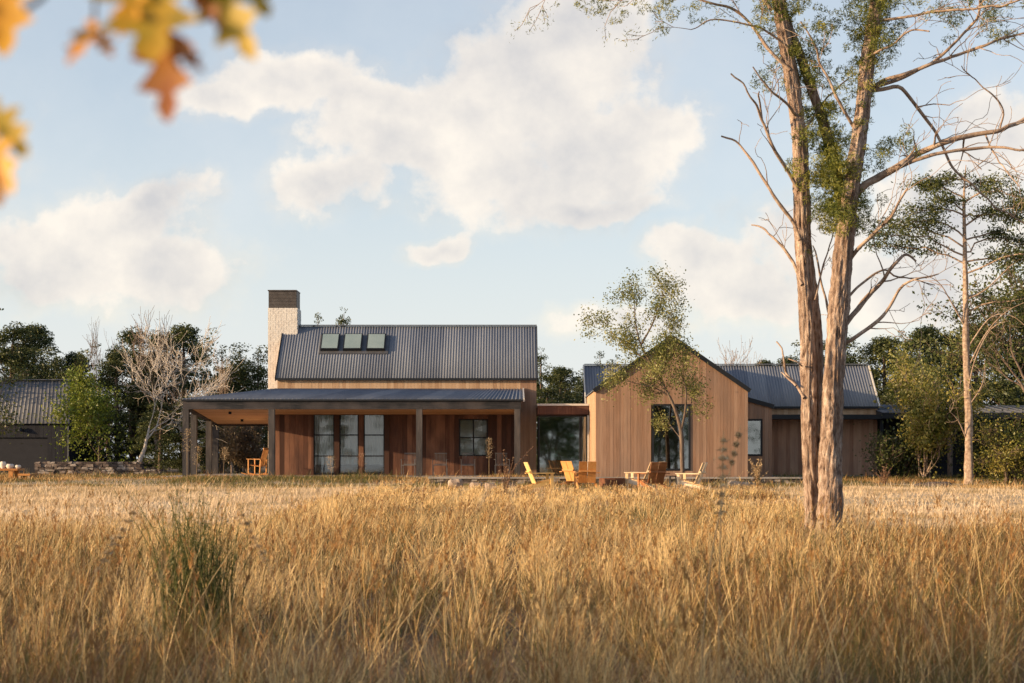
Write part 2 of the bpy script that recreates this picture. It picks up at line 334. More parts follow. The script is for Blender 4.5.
def clump_points(centres, radii, per, rng, flat=.75):
    out = []; tn = []
    for c, r in zip(centres, radii):
        k = max(4, int(per * r * r)); d = rng.normal(0, 1, (k, 3)); d /= np.linalg.norm(d, axis=1)[:, None]
        rad = r * rng.uniform(.25, 1, k) ** .5 * (1 + .35 * (vnoise(d[:, 0] * 2.2 + c[0] * 3 + 9, d[:, 2] * 2.2 + c[2] * 3) - .5) * 2)
        out.append(np.array(c) + d * rad[:, None] * np.array([1, 1, flat])); b = rng.uniform(.2, .8); tn.append(np.clip(b + rng.normal(0, .16, k), 0, 1))
    return np.vstack(out), np.concatenate(tn)

# ================================================================== GROUND
def build_ground():
    ys = np.concatenate([np.arange(-30, 20, 1.0), np.arange(20, 62, .5), np.arange(62, 120, 4), np.array([140, 180, 260, 400, 700, 1200, 2000])])
    xs = np.concatenate([np.array([-1500, -600, -250, -120, -80]), np.arange(-60, 60.1, 1.0), np.array([80, 120, 250, 600, 1500])])
    X, Y = np.meshgrid(xs, ys); Z = ground_z(X, Y); nx = len(xs); ny = len(ys)
    i = np.arange(ny - 1)[:, None] * nx; j = np.arange(nx - 1)[None]
    Fq = np.stack([i + j, i + j + 1, i + nx + j + 1, i + nx + j], -1).reshape(-1, 4)
    o = mesh_obj('ground', np.stack([X, Y, Z], -1).reshape(-1, 3), Fq, M['ground'], smooth=True, base=False); tag(o, kind='structure')
    # strip of dry mown ground between the tall grass and the house
    ys = np.arange(31, 60.6, .5); xs = np.arange(-45, 45.1, .5); X, Y = np.meshgrid(xs, ys)
    Y2 = Y.copy(); Y2[0] += (fbm(xs * .4, xs * 0) - .5) * 4; Y2[-1] += (fbm(xs * .4 + 9, xs * 0) - .5) * 2
    Z = ground_z(X, Y2) + .012; nx = len(xs); ny = len(ys)
    i = np.arange(ny - 1)[:, None] * nx; j = np.arange(nx - 1)[None]
    Fq = np.stack([i + j, i + j + 1, i + nx + j + 1, i + nx + j], -1).reshape(-1, 4)
    o = mesh_obj('dirt_path', np.stack([X, Y2, Z], -1).reshape(-1, 3), Fq, M['gravel'], smooth=True, base=False); tag(o, kind='structure')
build_ground()
b = MB(); b.box(-13.4, 15.6, 61.0, 71.5, .55, .80); o = b.build('terrace', M['coping'], base=False); tag(o, kind='structure')

# ================================================================== HOUSE
FZ = .78       # terrace level
def board_wall(mb, p0, p1, zb, ztop, openings=(), th=.03, bw=.14, seed=1, gap=.004):
    """vertical boards from p0 to p1 (plan points); outward face to the right of p0->p1 in plan is -normal"""
    rng = random.Random(seed); p0 = Vector((p0[0], p0[1])); p1 = Vector((p1[0], p1[1])); L = (p1 - p0).length; d = (p1 - p0) / L; nrm = Vector((-d.y, d.x))
    n = max(1, round(L / bw)); w_ = L / n
    for k in range(n):
        s0 = k * w_ + gap / 2; s1 = (k + 1) * w_ - gap / 2; tn = rng.random(); pr = rng.uniform(0, .006); sm = (s0 + s1) / 2
        segs = [(zb, None)]; ops = sorted([o for o in openings if o[0] < sm < o[1]], key=lambda o: o[2])
        cur = zb; parts = []
        for o in ops: parts.append((cur, o[2])); cur = o[3]
        parts.append((cur, None))
        for (a, c) in parts:
            t0 = c if c is not None else ztop(s0); t1 = c if c is not None else ztop(s1)
            if min(t0, t1) <= a + .01: continue
            q0 = p0 + d * s0 - nrm * pr; q1 = p0 + d * s1 - nrm * pr; r0 = p0 + d * s0 + nrm * th; r1 = p0 + d * s1 + nrm * th
            mb.hexa([(q0.x, q0.y, a), (q1.x, q1.y, a), (r1.x, r1.y, a), (r0.x, r0.y, a)], [(q0.x, q0.y, t0), (q1.x, q1.y, t1), (r1.x, r1.y, t1), (r0.x, r0.y, t0)], tn)
def corrugated(name, A, B, C_, D_, m, parent, period=.112, amp=.018, seam=False):
    """sheet A->B along the eave, D->C along the ridge; ribs run eave to ridge"""
    A, B, C_, D_ = map(lambda q: np.array(q, float), (A, B, C_, D_)); L = max(np.linalg.norm(B - A), np.linalg.norm(C_ - D_))
    n = int(L / period); nrm = np.cross(B - A, D_ - A); 
    if np.linalg.norm(nrm) < 1e-6: nrm = np.cross(B - A, C_ - A)
    nrm /= np.linalg.norm(nrm)
    if nrm[2] < 0: nrm = -nrm
    prof = [(0, 0), (.18, 1), (.36, 1), (.54, 0)] if not seam else [(0, 0), (.42, 0), (.45, 1), (.5, 1), (.53, 0)]
    ts = []; hs = []; tn = []; rng = random.Random(3)
    sheet = .5
    for k in range(n):
        if k % 6 == 0: sheet = rng.random()
        for (a, h) in prof: ts.append((k + a) / n); hs.append(h * amp); tn.append(sheet)
    ts.append(1.0); hs.append(0); tn.append(sheet); ts = np.array(ts)[:, None]; hs = np.array(hs)[:, None]
    E = A + (B - A) * ts + nrm * hs; G = D_ + (C_ - D_) * ts + nrm * hs; U = A + (B - A) * ts - nrm * .02; U2 = D_ + (C_ - D_) * ts - nrm * .02
    k = len(ts); V = np.vstack([E, G, U, U2]); i = np.arange(k - 1)
    Fq = np.vstack([np.stack([i, i + 1, k + i + 1, k + i], 1), np.stack([2 * k + i + 1, 2 * k + i, 3 * k + i, 3 * k + i + 1], 1), np.stack([2 * k + i, 2 * k + i + 1, i + 1, i], 1)])
    return mesh_obj(name, V, Fq, m, parent, tone=np.tile(np.array(tn), 4))
def window(parent, x0, x1, z0, z1, y, fm, gm, fw=.05, mull=(), trans=(), label=None):
    """opening in a wall facing -Y; frame set proud, pane inside"""
    f_ = MB(); a, c = y - .03, y + .06
    f_.box(x0, x0 + fw, a, c, z0, z1); f_.box(x1 - fw, x1, a, c, z0, z1); f_.box(x0 + fw, x1 - fw, a, c, z0, z0 + fw); f_.box(x0 + fw, x1 - fw, a, c, z1 - fw, z1)
    for mxx in mull: f_.box(mxx - fw * .5, mxx + fw * .5, a + .004, c - .004, z0 + fw, z1 - fw)
    edges = [x0 + fw] + [q for mm in mull for q in (mm - fw * .5, mm + fw * .5)] + [x1 - fw]
    for tz in trans:
        for k in range(0, len(edges), 2): f_.box(edges[k], edges[k + 1], a + .01, c - .01, tz - .022, tz + .022)
    fo = f_.build('window', fm, parent)
    if label: fo['label'] = label
    g = MB(); g.box(x0 + fw, x1 - fw, y + .012, y + .022, z0 + fw, z1 - fw); g.build('pane', gm, fo); return fo
def fascia_post(mb, x, y, z0, z1, w_=.25, tone=.5): mb.box(x - w_ / 2, x + w_ / 2, y - w_ / 2, y + w_ / 2, z0, z1, tone)

def build_house():
    H = empty('house', (0, 65, .7), 'long cedar clad house with grey corrugated steel roofs, white chimney and a timber porch', 'house')
    Y0 = 65.0; YR = 67.2; YB = 69.4
    xl, xr = -9.59, 1.03; ze, zr = 4.82, 7.0
    # ---- main volume
    xo = PX(275, Y0) - .06; ops = [(PX(312, Y0) - xo, PX(389, Y0) - xo, FZ, PZ(413, Y0)), (PX(459.5, Y0) - xo, PX(487.5, Y0) - xo, PZ(456, Y0), PZ(419, Y0))]
    zp = 3.95      # height where the porch meets the wall
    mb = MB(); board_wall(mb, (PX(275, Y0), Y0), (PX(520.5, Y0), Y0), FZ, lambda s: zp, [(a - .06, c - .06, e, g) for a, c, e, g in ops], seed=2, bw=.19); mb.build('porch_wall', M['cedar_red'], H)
    mb = MB(); board_wall(mb, (xl + .06, Y0 - .004), (PX(520.5, Y0), Y0 - .004), zp, lambda s: ze - .05, seed=3); mb.build('wall', M['cedar_lit'], H)
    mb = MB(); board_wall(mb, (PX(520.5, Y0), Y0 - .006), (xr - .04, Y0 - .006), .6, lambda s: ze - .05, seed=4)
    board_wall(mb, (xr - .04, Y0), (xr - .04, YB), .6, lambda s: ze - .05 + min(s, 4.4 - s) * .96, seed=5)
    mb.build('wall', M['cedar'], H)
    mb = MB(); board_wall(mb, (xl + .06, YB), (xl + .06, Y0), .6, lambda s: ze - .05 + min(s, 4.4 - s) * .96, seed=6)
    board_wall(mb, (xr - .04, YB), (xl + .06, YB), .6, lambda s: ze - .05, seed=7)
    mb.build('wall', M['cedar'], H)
    corr = corrugated('roof', (xl, Y0 - .12, ze - .09), (xr, Y0 - .12, ze - .09), (xr, YR, zr + .03), (xl, YR, zr + .03), M['roof'], H)
    corrugated('roof', (xr, YB + .12, ze - .09), (xl, YB + .12, ze - .09), (xl, YR, zr + .03), (xr, YR, zr + .03), M['roof'], H)
    b = MB(); b.bar((xl - .01, YR, zr + .075), (xr + .01, YR, zr + .075), .26, .03); b.build('ridge_cap', M['roof'], corr)
    b = MB(); b.box(xl - .005, xr + .005, Y0 - .17, Y0 - .125, ze - .17, ze - .08); b.build('gutter', M['black'], corr)
    for x in (xl - .012, xr + .012):
        b = MB()
        for ya in (Y0 - .14, YB + .14): b.bar((x, ya, ze - .14), (x, YR, zr - .02), .03, .17)
        b.build('rake_trim', M['black'], corr)
    # ---- skylights: three in a shared dark curb
    sl = (zr + .12 - ze) / 2.32; 
    def on_roof(px, py):
        # solve roof plane z = ze + (Y-Y0)*sl for this pixel's ray
        k = (HY - py) / F; Y = (ze - EYE - sl * Y0 + .0) / (k - sl); return (PX(px, Y), Y, ze + (Y - Y0) * sl)
    nv = Vector((0, -sl, 1)).normalized(); upv = Vector((0, 1, sl)).normalized()
    cu = MB(); a = Vector(on_roof(318.5, 354.8)); c = Vector(on_roof(388, 354.8)); tL = (Vector(on_roof(318.5, 336)) - a).length
    def slab(mb_, p, wd, ln, h0, h1, tone=.5):
        p = Vector(p); X_ = Vector((wd, 0, 0)); U_ = upv * ln
        mb_.hexa([p + nv * h0, p + X_ + nv * h0, p + X_ + U_ + nv * h0, p + U_ + nv * h0], [p + nv * h1, p + X_ + nv * h1, p + X_ + U_ + nv * h1, p + U_ + nv * h1], tone)
    slab(cu, a, (c - a).x, tL, -.02, .07); cu.build('skylight_curb', M['greymetal'], corr)
    for (pa, pb) in ((320.5, 338.5), (343.2, 361.5), (366.5, 385)):
        p0 = Vector(on_roof(pa, 352.3)); wdt = PX(pb, p0.y) - p0.x; ln = (Vector(on_roof(pa, 337)) - p0).length
        m_ = MB(); slab(m_, p0, wdt, ln, .072, .19); so = m_.build('skylight', M['black'], H)
        m_ = MB(); slab(m_, p0 + Vector((.045, 0, 0)) + upv * .045, wdt - .09, ln - .09, .192, .20); m_.build('pane', M['sky_glass'], so)
    # ---- chimney: courses of limewashed brick with a louvred metal cap
    ch = MB(); x0, x1, y0, y1 = -10.19, -8.96, 66.82, 67.95; z = .7; rng = random.Random(4)
    ch.box(x0 + .02, x1 - .02, y0 + .02, y1 - .02, .7, 7.74, .2)
    while z < 7.70:
        h = .076; off = rng.choice((0, .11))
        xx = x0 - off
        while xx < x1 - .01:
            a_, c_ = max(xx, x0), min(xx + .212, x1)
            if c_ - a_ > .02:
                pr = rng.uniform(0, .003); ch.box(a_, c_ , y0 - pr, y0 + .05, z, z + h - .0025, rng.random())
            xx += .222
        yy = y0 + .052
        while yy < y1 - .02:
            c_ = min(yy + .212, y1); t_ = rng.random(); pr = rng.uniform(0, .006); ch.box(x0 - pr, x0 + .05, yy, c_, z, z + h - .01, t_); ch.box(x1 - .05, x1 + pr, yy, c_, z, z + h - .01, rng.random()); yy += .222
        z += h
    cho = ch.build('chimney', M['brick'], H)
    cp = MB(); zt = 8.52
    cp.box(x0 + .04, x1 - .04, y0 + .04, y1 - .04, 7.73, zt - .05, .3)
    for k in range(5): cp.box(x0 + .02, x1 - .05, y0 + .02, y1 - .02, 7.76 + k * .14, 7.76 + k * .14 + .132, .4 + .05 * k)
    cp.box(x0 - .01, x1 - .03, y0 - .02, y1 + .02, zt - .045, zt, .6); cp.build('cap', M['cap'], cho)
    # ---- door wall of three tall glazed doors
    zt = PZ(414, Y0); e = [PX(q, Y0) for q in (312, 314, 334, 339.5, 340, 358.5, 364, 384.5, 389)]
    wood = MB()
    for (a_, c_) in ((PX(311.5, Y0), PX(313.6, Y0)), (PX(334.4, Y0), PX(339.4, Y0)), (PX(358.8, Y0), PX(363.6, Y0)), (PX(384.6, Y0), PX(389.3, Y0))): wood.box(a_, c_, Y0 - .05, Y0 + .1, FZ, zt + .03, random.random())
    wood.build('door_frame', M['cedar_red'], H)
    for (a_, c_) in ((313.6, 334.4), (339.4, 358.8), (363.6, 384.6)):
        xa, xc = PX(a_, Y0) + .003, PX(c_, Y0) - .003; f_ = MB(); fw = .045
        f_.box(xa, xa + fw, Y0, Y0 + .06, FZ, zt); f_.box(xc - fw, xc, Y0, Y0 + .06, FZ, zt); f_.box(xa + fw, xc - fw, Y0, Y0 + .06, zt - fw, zt); f_.box(xa + fw, xc - fw, Y0, Y0 + .06, FZ, FZ + .12)
        for py in (435, 456): zz = PZ(py, Y0); f_.box(xa + fw, xc - fw, Y0 + .005, Y0 + .055, zz - .025, zz + .025)
        fo = f_.build('glazed_door', M['black'], H); g = MB(); g.box(xa + fw, xc - fw, Y0 + .02, Y0 + .03, FZ + .12, zt - fw); g.build('pane', M['glass'], fo)
        V = []; n = 46
        for k in range(n + 1):
            xx = xa - .04 + (xc - xa + .08) * k / n; yy = Y0 + .22 + .035 * math.sin(k * 1.15) + .012 * math.sin(k * 3.1); V += [(xx, yy, FZ + .45), (xx, yy, zt + .05)]
        mesh_obj('curtain', V, [(2 * k, 2 * k + 2, 2 * k + 3, 2 * k + 1) for k in range(n)], M['curtain'], H, smooth=True)
    window(H, PX(459.5, Y0) - .02, PX(487.5, Y0) + .02, PZ(456, Y0), PZ(419, Y0), Y0, M['black'], M['glass'], mull=[PX(473.5, Y0)], trans=[PZ(437.5, Y0)], fw=.055)
    b = MB(); b.box(PX(458, Y0), PX(489, Y0), Y0 + .2, Y0 + .23, PZ(458, Y0), PZ(417, Y0)); b.build('curtain', M['curtain'], H)
    b = MB(); b.box(-9.4, .9, 69.2, 69.3, .8, 4.6); b.box(-9.4, .9, 65.1, 69.2, .74, .79); b.build('interior', M['int'], H)
    # ---- porch
    YP = 61.5; xa, xb = -12.63, PX(521, YP); zb0, zb1 = PZ(409.2, YP), PZ(400.6, YP)
    # roof: front slope, hip, left slope, back
    eave = zb1 + .05; top = 4.30; cx, cy = -9.6, 64.98
    rf = corrugated('porch_roof', (xa - .03, YP - .12, eave), (xb + .08, YP - .12, eave), (xb + .08, cy - .02, top), (cx, cy - .02, top), M['roof'], H, period=.15, amp=.03)
    lb = (-13.1, 70.6, 3.28); 
    b = MB(); hp = (cx, cy, top); hb = (cx + .1, 69.5, 3.72)
    b.add([(xa - .03, YP - .12, eave + .01), hp, hb, (lb[0] - .1, lb[1], lb[2] + .25)], [(0, 1, 2, 3)]); b.add([hb, (lb[0] - .1, lb[1], lb[2] + .25), (cx + .1, 70.7, 3.5)], [(0, 1, 2)]); b.build('porch_roof', M['seam'], H)
    b = MB(); b.box(xb + .083, xb + .14, YP - .14, YP + .1, eave - .09, eave + .02); 
    b.bar((xb + .11, YP - .1, eave), (xb + .11, cy - .01, top), .05, .09); b.build('flashing', M['trim'], rf)
    b = MB(); b.box(xa - .06, xb + .06, YP - .17, YP - .122, eave - .07, eave - .005); b.build('gutter', M['black'], rf)
    b = MB(); b.box(xa, xb, YP - .1, YP + .12, zb0, zb1); b.build('porch_beam', M['charbeam'], H)
    # left beam slopes back to the rear corner
    zr0 = PZ(425.5, 70.5) 
    xbk = PX(213.5, 70.5); b = MB()
    b.hexa([(xa, YP + .12, zb0), (xa + .22, YP + .12, zb0), (xbk + .22, 70.5, zr0), (xbk, 70.5, zr0)], [(xa, YP + .12, zb1), (xa + .22, YP + .12, zb1), (xbk + .22, 70.5, zr0 + .3), (xbk, 70.5, zr0 + .3)]); b.build('porch_beam', M['charbeam'], H)
    b = MB(); b.box(xbk + .225, -9.5, 70.3, 70.5, zr0 - .02, zr0 + .26); b.build('porch_beam', M['charbeam'], H)
    # ceiling boards
    b = MB(); zc0 = zb0 + .06; zc1 = zr0 + .05; rng = random.Random(8); n = 60
    for k in range(n):
        t0, t1 = k / n, (k + 1) / n; ya, yb = YP + .125 + (70.28 - YP) * t0, YP + .125 + (70.28 - YP) * t1 - .004; za, zb_ = zc0 + (zc1 - zc0) * t0, zc0 + (zc1 - zc0) * t1
        xe = xb - .02 if ya < 64.85 else (xl + .04)
        if ya < 64.99 < yb or (ya < 64.85 and yb > 64.95): yb = 64.94
        xa2 = xa + .225 + (xbk - xa) * t0 
        b.hexa([(xa2, ya, za), (xe, ya, za), (xe, yb, zb_), (xa2, yb, zb_)], [(xa2, ya, za + .02), (xe, ya, za + .02), (xe, yb, zb_ + .02), (xa2, yb, zb_ + .02)], rng.random())
    co = b.build('porch_ceiling', M['soffit'], H)
    for (px, py, D) in ((230, 412.3, 63.5), (242, 418.4, 67.5)):
        x = PX(px, D); t = (D - YP) / 8.8; z = zc0 + (zc1 - zc0) * t; T = Tubes(); T.add([(x, D, z - .09), (x, D, z + .005)], [.06, .06], 12); T.add([(x, D, z - .09), (x, D, z - .0905)], [.06, .001], 12); T.build('downlight', M['black'], co)
    for (px, D, z1) in ((186, YP, zb0), (271.8, YP, zb0), (419.3, YP, zb0), (517.3, YP, zb0), (194, 64.2, 3.24), (209, 67.5, 3.1), (215.5, 70.4, zr0)):
        b = MB(); ww = .235; x = PX(px, D); b.box(x - ww / 2, x + ww / 2, D - ww / 2 + .01, D + ww / 2 + .01, FZ, z1 - .003, random.random()); b.build('porch_post', M['charwood'], H)
    # ---- glass link
    YL = 63.0; x0, x1 = xr - .02, 3.02
    b = MB(); b.box(x0, x1, YL - .15, 66, PZ(414.5, YL), PZ(406, YL)); lr = b.build('link_roof', M['cedar_red'], H)
    b = MB(); b.box(x0 - .02, x1, YL - .19, 66, PZ(405.8, YL), PZ(403.8, YL)); b.build('coping', M['trim'], lr)
    zt = PZ(415.5, YL); xm = PX(580.5, YL)
    window(H, x0 + .03, xm, FZ, zt, YL, M['black'], M['darkglass'], fw=.05); window(H, xm + .01, x1 - .05, FZ, zt, YL, M['black'], M['darkglass'], fw=.05)
    b = MB(); b.box(x1 - .055, x1 - .0, YL - .16, YL - .10, FZ, zt); b.build('downpipe', M['trim'], H)
    window(H, x0 + .03, x1 - .05, FZ, zt, 65.9, M['black'], M['darkglass'], fw=.05)
    # ---- gabled wing
    YW = 58.0; x0, x1 = 3.04, 8.55; ze2, zr2 = 3.98, 5.84; mid = (x0 + x1) / 2; sl2 = (zr2 - ze2) / (mid - x0)
    wx0, wx1, wz0, wz1 = PX(652, YW), PX(690.5, YW), PZ(470.5, YW), PZ(404, YW)
    mb = MB(); board_wall(mb, (x0, YW), (x1, YW), .55, lambda s: ze2 + min(s, x1 - x0 - s) * sl2, [(wx0 - x0, wx1 - x0, wz0, wz1)], seed=11, bw=.125)
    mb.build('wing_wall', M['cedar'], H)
    mb = MB(); board_wall(mb, (x1, YW + .035), (x1, 65), .55, lambda s: ze2, seed=12); mb.build('wing_wall', M['cedar_lit'], H); mb = MB(); board_wall(mb, (x0, 65), (x0, YW + .035), .55, lambda s: ze2, seed=13); mb.build('wing_wall', M['cedar_lit'], H)
    corrugated('wing_roof', (x0 - .06, 65.6, ze2 + .0), (x0 - .06, YW - .05, ze2 + .0), (mid, YW - .05, zr2 + .07), (mid, 65.6, zr2 + .07), M['roof'], H)
    corrugated('wing_roof', (x1 + .06, YW - .05, ze2 + .0), (x1 + .06, 65.6, ze2 + .0), (mid, 65.6, zr2 + .07), (mid, YW - .05, zr2 + .07), M['roof'], H)
    b = MB(); 
    for sgn, xe in ((1, x0 - .08), (-1, x1 + .08)): b.bar((xe, YW - .06, ze2 - .05), (mid - sgn * .0, YW - .06, zr2 + .045), .09, .15)
    b.build('fascia', M['black'], H)
    window(H, wx0, wx1, wz0, wz1, YW, M['black'], M['darkglass'], fw=.07)
    b = MB(); b.box(3.1, 8.5, 64.7, 64.8, .8, 4); b.box(3.1, 8.5, 58.2, 64.7, .74, .79); b.build('interior', M['int'], H)
    # low side bay
    YS = 60.5; xs0, xs1 = x1 + .035, 9.83; za, zb_ = PZ(398.5, YS), PZ(408.5, YS)
    so = [(0, PX(762.5, YS) - xs0, PZ(456, YS), PZ(419, YS))]
    mb = MB(); board_wall(mb, (xs0, YS), (xs1, YS), .55, lambda s: za + (zb_ - za) * s / (xs1 - xs0), so, seed=14); board_wall(mb, (xs1, YS + .035), (xs1, 65), .55, lambda s: zb_, seed=15); mb.build('bay_wall', M['cedar'], H)
    b = MB(); b.bar((xs0 - .05, YS - .05, za + .07), (xs1 + .06, YS - .05, zb_ + .07), .09, .16); b.build('fascia', M['black'], H)
    b = MB(); b.hexa([(xs0, YS, za + .02), (xs1 + .08, YS, zb_ + .0), (xs1 + .08, 65, zb_), (xs0, 65, za + .02)], [(xs0, YS, za + .1), (xs1 + .08, YS, zb_ + .08), (xs1 + .08, 65, zb_ + .08), (xs0, 65, za + .1)]); b.build('bay_roof', M['seam'], H)
    window(H, xs0 + .0, PX(762.5, YS), PZ(456, YS), PZ(419, YS), YS, M['black'], M['darkglass'], fw=.07)
    b = MB(); b.box(xs0, xs1 - .1, 62.5, 62.6, .8, 3.4); b.build('interior', M['int'], H)
    # ---- long rear wing
    x0, x1 = 3.02, PX(878.5, Y0); ze3, zr3 = PZ(405.5, Y0), PZ(365.5, 66.9); yr = 66.9
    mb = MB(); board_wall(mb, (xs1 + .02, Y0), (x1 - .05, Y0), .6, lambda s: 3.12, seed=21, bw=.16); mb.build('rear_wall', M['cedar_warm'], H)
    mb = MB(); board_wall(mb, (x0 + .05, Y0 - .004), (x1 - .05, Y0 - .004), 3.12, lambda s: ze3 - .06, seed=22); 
    mb.build('rear_wall', M['cedar_lit'], H)
    mb = MB(); board_wall(mb, (x1 - .05, Y0 + .03), (x1 - .05, 68.8), .6, lambda s: ze3 - .05 + min(s, 3.77 - s) * .95, seed=23); board_wall(mb, (x0 + .05, 68.8), (x0 + .05, Y0 + .03), .6, lambda s: ze3 - .05 + min(s, 3.77 - s) * .95, seed=24); board_wall(mb, (x1, 68.8), (x0, 68.8), .6, lambda s: ze3 - .05, seed=25); mb.build('rear_wall', M['cedar'], H)
    r3 = corrugated('rear_roof', (x0, Y0 - .1, ze3 - .05), (x1, Y0 - .1, ze3 - .05), (x1, yr, zr3), (x0, yr, zr3), M['roof'], H)
    corrugated('rear_roof', (x1, 68.9, ze3 - .05), (x0, 68.9, ze3 - .05), (x0, yr, zr3), (x1, yr, zr3), M['roof'], H)
    b = MB(); b.bar((x0, yr, zr3 + .05), (x1, yr, zr3 + .05), .24, .03); b.build('ridge_cap', M['roof'], r3)
    b = MB(); b.box(x0, x1, Y0 - .15, Y0 - .105, ze3 - .13, ze3 - .04); b.build('gutter', M['black'], r3)
    for x in (x0 - .03, x1 + .02): b = MB(); b.bar((x, Y0 - .12, ze3 - .06), (x, yr, zr3 + .0), .05, .10); b.build('rake_trim', M['trim'], r3)
    # flat dark canopy along the wing and the low breezeway roof beyond it
    YC = 63.9; zc = PZ(419, YC); xe = PX(882, YC)
    b = MB(); b.box(xs1 + .1, xe, YC, 64.96, zc + .0, PZ(414.5, YC)); b.build('canopy', M['black'], H)
    xr2 = PX(1110, YC); b = MB(); zf = PZ(412.5, YC)
    b.hexa([(xe + .01, YC - .02, zf - .24), (xr2, YC - .02, zf - .24), (xr2, 68, zf + .2), (xe + .01, 68, zf + .2)], [(xe + .01, YC - .02, zf - .02), (xr2, YC - .02, zf - .02), (xr2, 68, zf + .42), (xe + .01, 68, zf + .42)]); b.build('canopy', M['black'], H)
    corrugated('breezeway_roof', (xe - .0, YC - .05, zf), (xr2, YC - .05, zf), (xr2, 68, zf + .36), (xe, 68, zf + .46), M['seam'], H, period=.4, amp=.03, seam=True)
    for px, D, w_, mt in ((881.5, 64.2, .12, 'black'), (887, 65.4, .1, 'black'), (950, 64.3, .2, 'bark_pale'), (1018, 64.3, .16, 'black'), (1085, 64.3, .16, 'black')):
        x = PX(px, D); 
        if mt == 'bark_pale':
            T = Tubes(); T.add([(x, D, .6), (x, D, zc - .02)], [.11, .1], 12); o = T.build('canopy_post', M['bark_dark'], H)
        else: b = MB(); b.box(x - w_ / 2, x + w_ / 2, D - w_ / 2, D + w_ / 2, .6, zc - .02); b.build('canopy_post', M[mt], H)
    b = MB(); b.box(xe + .3, xr2, 67.2, 67.3, .6, 3.2); b.build('back_screen', M['char'], H)
build_house()

# ================================================================== GARAGE
def build_garage():
    D = 80.0; G = empty('garage', (PX(10, D), D, .72), 'charcoal garage with grey metal roof and a wide roller door at far left', 'garage')
    x0, x1 = PX(-95, D), PX(69.5, D); ze, zr = PZ(423.5, D), PZ(380.5, D + 2.4)
    dx0, dx1, dz = PX(-32, D), PX(49, D), PZ(437.5, D)
    mb = MB(); board_wall(mb, (x0 + .1, D), (x1 - .1, D), .6, lambda s: ze - .03, [(dx0 - x0 - .1, dx1 - x0 - .1, 0, dz)], seed=31, bw=.2)
    board_wall(mb, (x1 - .1, D + .035), (x1 - .1, D + 4.8), .6, lambda s: ze - .03 + min(s, 4.8 - s) * .85, seed=32); board_wall(mb, (x0 + .1, D + 4.8), (x0 + .1, D), .6, lambda s: ze, seed=33); mb.build('wall', M['char'], G)
    r = corrugated('roof', (x0, D - .15, ze), (x1, D - .15, ze), (PX(69.5, D + 2.4), D + 2.4, zr), (x0, D + 2.4, zr), M['seam'], G, period=.2, amp=.012, seam=True)
    corrugated('roof', (x1, D + 4.95, ze), (x0, D + 4.95, ze), (x0, D + 2.4, zr), (x1, D + 2.4, zr), M['seam'], G, period=.3, amp=.022, seam=True)
    b = MB(); b.bar((x0, D + 2.4, zr + .04), (PX(69.8, D + 2.4), D + 2.4, zr + .04), .3, .05); b.build('ridge_cap', M['seam'], r)
    b = MB(); b.bar((x1 + .02, D - .15, ze - .04), (PX(69.8, D + 2.4), D + 2.4, zr - .02), .05, .14); b.box(x1 - .09, x1 - .03, D - .06, D - .006, .7, ze - .1); b.build('trim', M['greymetal'], G)
    b = MB(); n = 5; h = (dz - .72) / n
    for k in range(n): b.box(dx0, dx1, D + .1, D + .14, .72 + k * h, .72 + (k + 1) * h - .003, .5)
    q = MB(); q.box(x0 + .3, x1 - .3, D + .3, D + .4, .7, ze); q.build('interior', M['int'], G)
    dd = b.build('roller_door', M['garagedoor'], G)
    T = Tubes(); xx = PX(21, D); T.add([(xx, D - .12, PZ(431, D)), (xx, D - .12, PZ(427, D))], [.14, .05], 10); T.build('wall_lamp', M['black'], G)
build_garage()

# ================================================================== STONE WALLS, BOULDERS
def stone_wall(name, x0, x1, y, z0, ztop, label, thick=.45, coping=False, seed=1):
    o = empty(name, ((x0 + x1) / 2, y, z0), label, 'wall'); rng = random.Random(seed); b = MB(); z = z0
    while z < ztop(x0) - .02:
        h = rng.uniform(.07, .13); x = x0 + rng.uniform(-.1, 0)
        while x < x1:
            wd = rng.uniform(.10, .36); a, c = max(x, x0), min(x + wd, x1)
            if c - a > .05 and z + h < ztop((a + c) / 2) + .06:
                j = lambda s=.018: rng.uniform(-s, s); y0_ = y - rng.uniform(0, .08); t = rng.random() ** 1.3
                b.hexa([(a + j(), y0_ + j(), z + j()), (c - .012 + j(), y0_ + j(), z + j()), (c - .012, y + thick, z), (a, y + thick, z)],
                       [(a + j(), y0_ + j(), z + h - .01 + j()), (c - .012 + j(), y0_ + j(), z + h - .01 + j()), (c - .012, y + thick, z + h - .01), (a, y + thick, z + h - .01)], t)
            x += wd
        z += h
    b.build('stonework', M['stone'], o)
    if coping:
        b = MB(); x = x0 - .03
        while x < x1:
            c = min(x + rng.uniform(.7, 1.1), x1 + .03); b.box(x, c - .008, y - .09, y + thick + .04, ztop(x0) + .03, ztop(x0) + .085, rng.random()); x = c
        b.build('coping', M['coping'], o)
    return o
D = 70.0; xa, xm, xb = PX(35, D), PX(143, D), PX(160, D)
stone_wall('stone_wall', xa, xb, D, .6, lambda x: PZ(461.5, 70) if x < PX(141, 70) else PZ(468, 70), 'long dry stone wall in front of the pale bare tree, left of the house', seed=5)
D = 57.0
stone_wall('retaining_wall', PX(429, D), PX(806, D), D, .45, lambda x: PZ(479.5, 57), 'low stone retaining wall with pale coping behind the wooden armchairs', seed=9, coping=True)
